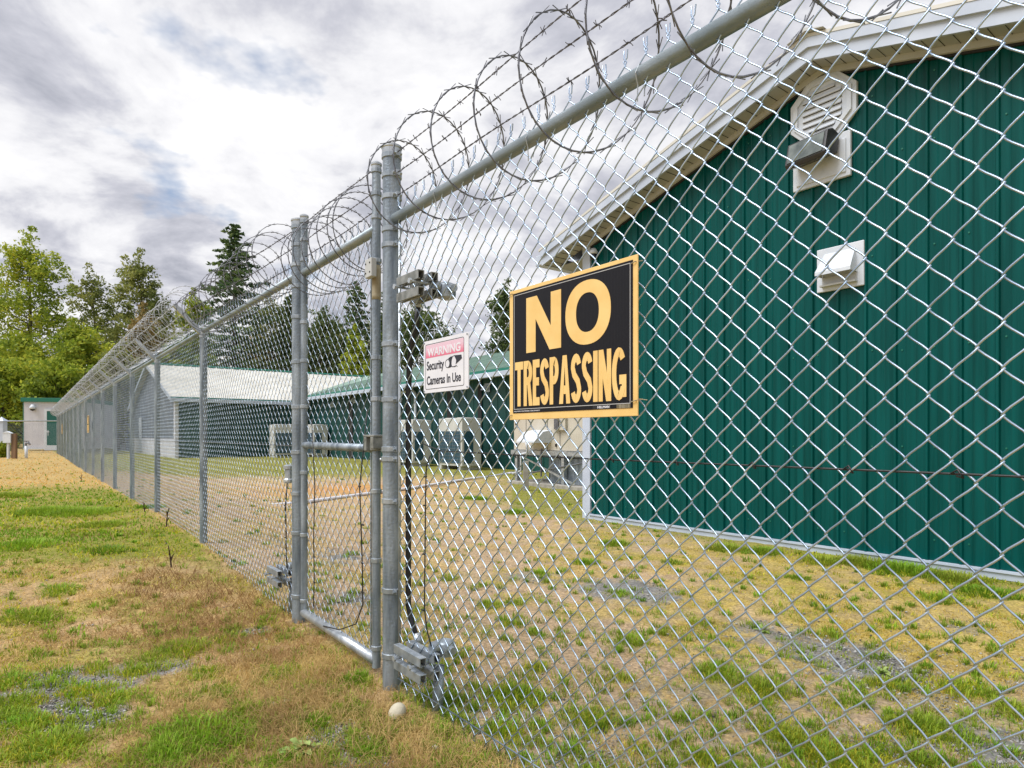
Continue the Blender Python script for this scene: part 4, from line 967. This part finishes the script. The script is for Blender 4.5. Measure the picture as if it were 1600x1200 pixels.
# green cover
x, y = sample(420000, pw=.85); k = ~blocked(x, y); x, y = x[k], y[k]
g, d, m, gr, orr, tu, o = cover(x, y); k = rng.random(len(x)) < np.clip(g, 0, 1)*.95; x, y, g, tu, o = x[k], y[k], g[k], tu[k], o[k]
s = np.hypot(x, y); v_ = fbm(x, y, 2.2, 77); r_ = rng.random(len(x))
h = (.009+.019*rng.random(len(x)))*(1+.8*tu)*(1+.4*sstep(y, 4.6, 6)*o); wd = .0011+.00055*s*np.clip(s/6, .5, 1.2); h = h*np.clip(.75+s*.03, .75, 1.5)
yel = np.clip(.35+1.0*sstep(v_, .35, .6)*r_*1.3-.3*tu-.45*sstep(y, 4.4, 5.5)*o, 0, 1)
col = lerp(np.tile([.19, .34, .016], (len(x), 1)), np.array([.60, .56, .05]), yel)*(.65+.7*rng.random(len(x)))[:, None]
V1, F1, c1 = blades(x, y, h, wd, rng.uniform(.1, .9, len(x)), col, 'g')
# radial tufts, denser and taller
TX, TY, TR = [], [], []
nt_ = 60
cx, cy = sample(2600, (-200, 1900), (740, 1280), .75); kk = ~blocked(cx, cy); cx, cy = cx[kk], cy[kk]
allt = [(a, b, c, 1.0) for a, b, c in TG]+[(a, b, rng.uniform(.012, .05)**1., .6) for a, b in zip(cx, cy)]
bx_, by_, bh, bl_a, bl, bc_, bw_ = [], [], [], [], [], [], []
for (gx, gy, r, q) in allt:
    dcam = math.hypot(gx, gy); nb = int(min(1500, (r/.1)**1.6*210*q)) if q == 1 else int(rng.integers(14, 50))
    rr = r*np.sqrt(rng.random(nb)); aa = rng.uniform(0, 2*np.pi, nb)
    bx_.append(gx+rr*np.cos(aa)); by_.append(gy+rr*np.sin(aa)); bh.append((.020+.038*rng.random(nb))*min(1.25, .7+r*2)*(1.25-.5*rr/r))
    bl_a.append(aa+rng.normal(0, .7, nb)); bl.append(.15+.8*rr/r*rng.random(nb)+.15)
    base = np.array([.18, .34, .018])*rng.uniform(.8, 1.25); base = base*(1-(hu := rng.random()*.55)) + np.array([.42, .40, .06])*hu
    bc_.append(base*(.65+.7*rng.random(nb))[:, None]); bw_.append(np.full(nb, .0011+.0003*dcam))
bx_, by_, bh, bl_a, bl, bw_ = map(np.concatenate, (bx_, by_, bh, bl_a, bl, bw_)); bc_ = np.concatenate(bc_)
st_ = rng.bit_generator.state
def blades_dir(x, y, h, wd, lean, la, col):
    n = len(x); z = H(x, y)-.004; dx_, dy_ = -np.sin(la), np.cos(la); lx, ly = np.cos(la)*lean*h, np.sin(la)*lean*h
    V = np.empty((n, 7, 3))
    for i, (a, zz, w_) in enumerate(((0, 0, 1), (.25, .5, .85), (.62, .85, .55))):
        V[:, 2*i] = np.stack([x+lx*a-dx_*wd*w_, y+ly*a-dy_*wd*w_, z+h*zz*(1-lean*.12)], 1); V[:, 2*i+1] = np.stack([x+lx*a+dx_*wd*w_, y+ly*a+dy_*wd*w_, z+h*zz*(1-lean*.12)], 1)
    V[:, 6] = np.stack([x+lx*1.1, y+ly*1.1, z+h*(1-lean*.3)], 1)
    i = np.arange(n)*7; T = [(0, 1, 3), (0, 3, 2), (2, 3, 5), (2, 5, 4), (4, 5, 6)]
    F = np.concatenate([np.stack([i+a, i+b, i+c], 1) for a, b, c in T]); return V.reshape(-1, 3), F, np.repeat(col[:, None, :], 7, 1).reshape(-1, 3)
V2, F2, c2 = blades_dir(bx_, by_, bh, bw_, bl, bl_a, bc_)
me = npmesh('grass', np.concatenate([V1, V2]), np.concatenate([F1, F2+len(V1)]), np.concatenate([c1, c2]))
tag(link('grass', me, mg), kind='stuff', label='bright green grass and tufts growing in patches on both sides of the fence', cat='grass')
# dry straw
x, y = sample(470000, pw=.8); k = ~blocked(x, y); x, y = x[k], y[k]
g, d, m, gr, orr, tu, o = cover(x, y); k = rng.random(len(x)) < np.clip(d*(1-gr)*(1-.75*g)*(.8*o+.45*(1-o)+.35*m), 0, 1); x, y, d, m, o, orr = x[k], y[k], d[k], m[k], o[k], orr[k]
s = np.hypot(x, y); v_ = fbm(x, y, 1.8, 99); nn = (x-1.53)*NX+y*NY
tall = np.exp(-((nn+.35)/.35)**2)*o*(1-sstep(y, 4.2, 5.2))
h = (.012+.035*rng.random(len(x)))*(1+1.2*tall)*(.55+.45*o)*np.clip(.8+s*.03, .8, 1.6); wd = .0006+.00042*s*np.clip(s/6, .5, 1.2)
far_ = sstep(y, 8, 12)
col = lerp(np.tile([.60, .43, .17], (len(x), 1)), np.array([.34, .20, .085]), np.clip((v_-.45)*4+tall*.7-.6*far_, 0, 1)*.9)
col = lerp(col, np.array([.74, .46, .12]), far_*.85*o); col = lerp(col, np.array([.52, .39, .04]), m*.75); col = lerp(col, np.array([.65, .32, .10]), orr*.7)
pv_ = fbm(x, y, .9, 123, 3); col = col*(.72+.56*pv_+(rng.random(len(x))-.5)*.55*(1-.6*far_))[:, None]
V1, F1, c1 = blades(x, y, h, wd, rng.uniform(.4, 2.2, len(x)), col, 'd')
me = npmesh('dry_grass', V1, F1, c1)
tag(link('dry_grass', me, mg), kind='stuff', label='dry straw coloured grass and brown thatch over the soil', cat='grass')
# gravel
x, y = sample(260000, (-300, 1900), (760, 1300), .75); k = ~blocked(x, y); x, y = x[k], y[k]
g, d, m, gr, orr, tu, o = cover(x, y); k = rng.random(len(x)) < np.clip(gr*.55+.02, 0, 1); x, y = x[k], y[k]
n = len(x); r = (.0022+.0075*rng.random(n)**3)*np.clip(.8+np.hypot(x, y)*.06, .8, 1.6)
base = np.array([[1, 0, 0], [-1, 0, 0], [0, 1, 0], [0, -1, 0], [0, 0, 1], [0, 0, -1], ], float)
V = base[None]*(rng.uniform(.6, 1.2, (n, 6, 3)))*r[:, None, None]; V[:, :, 2] *= .6; V[:, :, :2] += rng.normal(0, .25, (n, 6, 2))*r[:, None, None]
V += np.stack([x, y, H(x, y)+r*.25], 1)[:, None, :]
T = np.array([(0, 2, 4), (2, 1, 4), (1, 3, 4), (3, 0, 4), (2, 0, 5), (1, 2, 5), (3, 1, 5), (0, 3, 5)])
F = (np.arange(n)[:, None, None]*6+T[None]).reshape(-1, 3)
c = (np.array([.26, .255, .245])*rng.uniform(.35, 1.9, n)[:, None])[:, None, :].repeat(6, 1).reshape(-1, 3)
tag(link('gravel', npmesh('gravel', V.reshape(-1, 3), F, c), attr_mat('gravel_stone', .85)), kind='stuff', label='small grey gravel scattered over bare patches of soil', cat='gravel')

# ---- rocks, weed, stalks
def rock(px_, py_, rx, ry, rz_, label, mat, seed=1, name='rock'):
    import bmesh
    bm = bmesh.new(); bmesh.ops.create_icosphere(bm, subdivisions=3, radius=1); q = random.Random(seed); ph = [q.uniform(0, 6) for _ in range(6)]
    for v in bm.verts:
        k = 1+.06*math.sin(v.co.x*2.2+ph[0])+.05*math.sin(v.co.y*3+ph[1])+.04*math.sin(v.co.z*3.4+ph[2]); v.co *= k; v.co.x *= rx; v.co.y *= ry; v.co.z *= rz_
    me = bpy.data.meshes.new(name); bm.to_mesh(me); bm.free(); o = link(name, me, mat, None, True)
    g = grd(px_, py_); o.location = (g[0], g[1], float(H(g[0], g[1]))+rz_*.7); return tag(o, label, 'rock')
o = rock(620, 1122, .034, .026, .036, 'smooth tan egg shaped rock on the soil below the thick post', M['stone']); o.rotation_euler = (0, R(28), 0)
rock(425, 1099, .018, .014, .008, 'small flat pale stone left of the tan rock', M['stone2'], 3)
rock(446, 1095, .015, .012, .008, 'small flat pinkish stone just right of the flat pale stone', M['stone'], 4)
rock(680, 1170, .013, .011, .009, 'small white pebble on gravel right of the tan rock', M['stone2'], 5)
def weed(px_, py_, rad, label, n=13, seed=3):
    q = random.Random(seed); g = grd(px_, py_); t = thing('weed', (g[0], g[1], float(H(*g[:2]))), label, 'plant', rz=0)
    for i in range(n):
        a = 2*math.pi*i/n+q.uniform(-.2, .2); L = rad*q.uniform(.6, 1.1); up = q.uniform(.15, .5) if i % 3 else .9
        mb = MB(); S = 8; vs = []
        for j in range(S+1):
            u = j/S; d_ = L*u*(1 if up < .8 else .55); z_ = L*(up*u*1.3-u*u*up*.8)+.004; wv = rad*.16*math.sin(math.pi*min(1, u*.93+.06))**.7*(1+.35*(j % 2))
            for s__ in (-1, 0, 1): vs.append((math.cos(a)*d_-math.sin(a)*wv*s__, math.sin(a)*d_+math.cos(a)*wv*s__, z_+(abs(s__))*wv*.35))
        fs = [(3*j+k, 3*j+k+1, 3*j+k+4, 3*j+k+3) for j in range(S) for k in (0, 1)]; mb.add(vs, fs); mb.build('leaf', M['weed'], t, True)
weed(470, 1175, .075, 'pale green thistle rosette growing in gravel near the bottom edge')
weed(1192, 985, .06, 'light green rosette weed in moss inside the fence', 10, 5)
weed(1378, 1052, .05, 'small pale rosette weed on gravel inside the fence, lower right', 9, 8)
def stalk(px_, py_, h, lean, label, seed):
    q = random.Random(seed); g = grd(px_, py_, .12) if py_ > 830 or py_ < 780 else W(tf(px_)-.1, -.12); t = thing('dead_stalk', (g[0], g[1], float(H(*g[:2]))-.01), label, 'plant', rz=0, group='dry dead weed stalks')
    mb = MB(); mb.tube([(0, 0, 0), (lean*.3, 0, h*.5), (lean, .01, h)], [.006, .005, .003], 6)
    for i in range(4): z = h*q.uniform(.3, .8); mb.tube([(lean*z/h*.8, 0, z), (lean*z/h*.8+q.uniform(-.03, .03), q.uniform(-.02, .02), z+.04)], [.006, .003], 5)
    mb.build('stem', M['stalk'], t)
stalk(243, 806, .14, -.03, 'short dark dead stalk at the foot of the second thin post of the long fence', 1)
stalk(278, 822, .2, .02, 'taller dark dead stalk between the two nearest thin posts of the long fence', 2)
stalk(268, 880, .17, -.03, 'thin bare dead twig in the brown grass left of the gate', 3)
stalk(127, 754, .14, .0, 'tiny dark dead stalk in the yellow grass far along the fence', 4)

# ------------------------------------------------------------------ trees
LM = {'bright': leaf_mat('leaf_bright', (0.125, 0.188, 0.022), (0.300, 0.388, 0.037), (0.550, 0.550, 0.062)),
      'yellow': leaf_mat('leaf_yellow', (0.175, 0.200, 0.025), (0.425, 0.388, 0.050), (0.700, 0.550, 0.050)),
      'olive': leaf_mat('leaf_olive', (0.088, 0.119, 0.031), (0.213, 0.250, 0.062), (0.375, 0.375, 0.100)),
      'brown': leaf_mat('leaf_brown', (0.100, 0.100, 0.031), (0.250, 0.200, 0.075), (0.425, 0.300, 0.112)),
      'dark': leaf_mat('leaf_dark', (0.037, 0.069, 0.025), (0.100, 0.150, 0.050), (0.200, 0.250, 0.069)),
      'conifer': leaf_mat('leaf_conifer', (0.037, 0.075, 0.031), (0.088, 0.150, 0.056), (0.188, 0.250, 0.075))}
def leafcloud(cs, rs, per, size, q):
    n = len(cs)*per; c = np.repeat(cs, per, 0); r = np.repeat(rs, per, 0)
    g = q.normal(0, 1, (n, 3)); g /= np.linalg.norm(g, axis=1)[:, None]; P = c+g*(q.random(n)**.45)[:, None]*r*np.array([1, 1, .75])
    return P
def cards(P, size, q, flat=.0):
    n = len(P); a = q.normal(0, 1, (n, 3)); a[:, 2] *= (1-flat); a /= np.linalg.norm(a, axis=1)[:, None]
    b = q.normal(0, 1, (n, 3)); b -= a*(a*b).sum(1)[:, None]; b /= np.linalg.norm(b, axis=1)[:, None]
    s = size*q.uniform(.55, 1.35, (n, 1)); V = np.stack([P-a*s, P-b*s*.45+a*s*.1, P+a*s, P+b*s*.5-a*s*.05], 1)
    return V.reshape(-1, 3), np.arange(n*4).reshape(-1, 4)
def decid(label, px_, top_y, hw, Y, mat, seed, dens=1., low=.18, leaf=.14, trunk=True, shape=1.0, group='trees beyond the compound', name='deciduous_tree', clump=1.0, z0=.2):
    q = np.random.default_rng(seed); pr = random.Random(seed)
    x = (px_-800)/990*Y; Ht = CAMZ+(681-top_y)/990*Y-z0; Rw = hw/990*Y
    t = thing(name, (x, Y, z0), label, 'tree' if Ht > 4 else 'shrub', rz=0, group=group)
    mb = MB(); bend = pr.uniform(-.03, .03)*Ht
    sp = [(bend*math.sin(u*3), bend*.5*math.sin(u*2+1), u*Ht*.9) for u in np.linspace(0, 1, 9)]; r0 = Ht*.016+.04
    mb.tube([(0, 0, -.5)]+sp, [r0*1.3]+[r0*(1-.93*u) for u in np.linspace(0, 1, 9)], 7)
    cs, rs = [], []; nl = int(30*shape+8)
    for i in range(nl):
        u = low+(1-low)*((i+.5)/nl)**.9; z = u*Ht; 
        prof = math.sin(math.pi*min(1, ((u-low)/(1-low))*.84+.13))**.7; L = Rw*prof*pr.uniform(.55, 1.12); a = i*2.4+pr.uniform(-.4, .4)
        p0 = Vector((bend*math.sin(u*3), bend*.5*math.sin(u*2+1), z*.88)); up = pr.uniform(.25, .8)
        p1 = p0+Vector((math.cos(a)*L*.5, math.sin(a)*L*.5, L*.3*up)); p2 = p0+Vector((math.cos(a)*L, math.sin(a)*L, L*.75*up))
        p2.z = min(p2.z, Ht*.98)
        mb.tube([p0, p1, p2], [r0*.32*(1.1-u)+.012, r0*.2*(1.1-u)+.01, .008], 4, False)
        for f in (.45, .75, 1.0):
            for k in range(2):
                c = p0.lerp(p2, f)+Vector((pr.gauss(0, 1), pr.gauss(0, 1), pr.gauss(0, .7)))*Rw*.13; cs.append(c); rs.append(Rw*.19*pr.uniform(.6, 1.35)*clump)
    
    for k in range(4): cs.append(Vector(sp[-1])+Vector((pr.gauss(0, .06)*Rw, pr.gauss(0, .06)*Rw, Ht*.028*k))); rs.append(Rw*(.26-.05*k))
    mb.build('trunk', M['trunk'], t, True)
    cs = np.array([tuple(c) for c in cs]); rs = np.array(rs)[:, None]; per = int(30*dens)
    P = leafcloud(cs, rs, per, leaf, q); P[:, 2] = np.clip(P[:, 2], .1, Ht)
    V, F = cards(P, leaf, q); link('crown', npmesh('crown', V, F), LM[mat], t)
    return t
def conif(label, px_, top_y, hw, Y, seed, mat='conifer', dens=1., low=.08, z0=.2):
    q = np.random.default_rng(seed); pr = random.Random(seed)
    x = (px_-800)/990*Y; Ht = CAMZ+(681-top_y)/990*Y-z0; Rw = hw/990*Y
    t = thing('conifer_tree', (x, Y, z0), label, 'tree', rz=0, group='trees beyond the compound')
    mb = MB(); mb.tube([(0, 0, -.5), (0, 0, Ht*.5), (0, 0, Ht)], [Ht*.016+.05, Ht*.009, .01], 7)
    P = []; nb = int(150*dens)
    for i in range(nb):
        u = low+(1-low)*(i/nb)**.85; L = Rw*(1-u)**.72*pr.choice((.45, .7, 1., 1.35))*pr.uniform(.85, 1.15)+.25; a = i*2.399+pr.uniform(-.3, .3); z = u*Ht
        e = Vector((math.cos(a)*L, math.sin(a)*L, z-L*.12+pr.uniform(-.1, .25)*L)); b0 = Vector((0, 0, z))
        mb.tube([b0, b0.lerp(e, .5)+Vector((0, 0, -.04*L)), e], [.04*(1.1-u)+.008, .02, .006], 3, False)
        m = int(10+L*17)
        f = q.random(m)**.7; side = q.normal(0, 1, m)*L*.2*(1.2-f); d_ = np.array([math.cos(a), math.sin(a)]); 
        pp_ = np.stack([d_[0]*L*f-d_[1]*side, d_[1]*L*f+d_[0]*side, z+(e.z-z)*f-np.abs(q.normal(0, .10, m))*L*.5], 1); P.append(pp_)
    mb.build('trunk', M['trunk'], t, True)
    V, F = cards(np.concatenate(P), .19, q, .4); link('crown', npmesh('crown', V, F), LM[mat], t)
    return t
decid('tall airy yellow green tree with visible trunk at the far left', 45, 352, 68, 52, 'bright', 101, 1.7, .12, shape=1.5)
decid('tall green tree cut off by the left edge of the photo', -45, 420, 70, 54, 'bright', 102, 1.1, .1, shape=1.3)
decid('sparse pale green tree right behind the tall airy one', 140, 410, 50, 60, 'olive', 103, 1.1, .2, shape=1.2)
decid('slender open crowned olive tree left of the conifer', 215, 386, 58, 56, 'olive', 104, 1.4, .15, shape=1.4)
decid('short rounded yellow green tree above the white shed', 118, 498, 60, 46, 'bright', 105, 1.5, .04, clump=1.15)
decid('bright green low tree behind the shed roof, left side', 40, 520, 60, 47, 'bright', 106, 1.4, .02, clump=1.2)
decid('brownish low tree under the slender olive tree', 225, 470, 42, 52, 'brown', 107, 1.1, .1)
decid('broad dark low tree right of the short rounded tree', 185, 540, 50, 45, 'olive', 108, 1.5, .02, clump=1.2)
decid('green leafy tree just left of the tall conifer', 305, 448, 40, 50, 'bright', 109, 1.2, .08)
conif('tall dark conifer rising above the razor coil left of the gate post', 366, 350, 88, 50, 110, dens=1.3)
decid('green tree filling the gap right of the tall conifer', 420, 452, 42, 55, 'olive', 111, 1.1, .1)
conif('ragged brown green conifer behind the gate post', 452, 462, 70, 52, 112, 'dark')
decid('dark leafy tree seen through the gate mesh, left', 505, 478, 52, 55, 'dark', 113, 1.2, .05, shape=1.3)
conif('pointed dark conifer seen through the gate near its latch upright', 556, 440, 62, 58, 114)
decid('vivid yellow green tree seen through the gate above the white roof', 553, 505, 26, 48, 'bright', 115, 1.6, .05, clump=1.2)
conif('conifer right behind the thick post', 604, 455, 60, 60, 116, 'dark')
decid('broad green tree filling the view behind the gate mesh', 520, 500, 62, 62, 'olive', 130, 1.6, .03, shape=1.3, clump=1.2)
decid('dusky leafy tree just behind the gate post', 470, 492, 55, 63, 'dark', 131, 1.5, .03, shape=1.2, clump=1.2)
decid('grey green tree between the gate upright and the thick post', 600, 485, 50, 64, 'olive', 132, 1.4, .03, shape=1.2, clump=1.2)
decid('large dark green tree behind the black conduit', 655, 466, 62, 52, 'dark', 117, 1.5, .05, shape=1.4, clump=1.1)
decid('round bushy tree rising left of the large yellow and black sign', 790, 434, 50, 54, 'dark', 118, 1.4, .05, shape=1.4)
decid('low brownish tree behind the white roofed building', 400, 520, 60, 60, 'brown', 119, 1.2, .02, clump=1.2)
decid('low dark tree between the fence posts behind the white roof', 300, 525, 55, 58, 'dark', 120, 1.3, .02, clump=1.2)
decid('low bright tree at the inner building corner', 500, 560, 40, 57, 'olive', 121, 1.3, .02, clump=1.2)
decid('green tree hidden behind the large sign and the gable building', 880, 520, 60, 60, 'olive', 122, 1.1, .02)
decid('dark underbrush tree behind the shed', 90, 560, 60, 42, 'bright', 123, 1.3, .0, clump=1.2)
decid('dark underbrush tree left of the shed at the photo edge', 0, 560, 60, 42, 'bright', 124, 1.3, .0, clump=1.2)
decid('low dense tree behind the middle of the long fence', 165, 590, 50, 60, 'olive', 125, 1.3, .0, clump=1.25)
decid('low dense tree behind the far posts of the long fence', 260, 585, 45, 64, 'dark', 126, 1.3, .0, clump=1.25)
decid('small round green bush beside the wooden utility post', 6, 690, 9, 24, 'bright', 127, 1.0, .0, leaf=.05, group=None, name='bush', clump=1.4, z0=.17)
# far wood behind everything
q = np.random.default_rng(5); n = 26000; an = q.uniform(-1.2, 1.2, n); rr = q.uniform(80, 110, n); hh = 9+4*np.sin(an*9)+3*np.sin(an*23+1)
P = np.stack([rr*np.sin(an), rr*np.cos(an), q.random(n)**1.0*hh], 1); V, F = cards(P, .55, q)
tag(link('far_wood', npmesh('far_wood', V, F), LM['olive']), kind='stuff', label='distant belt of mixed woodland closing the view behind the trees', cat='wood')
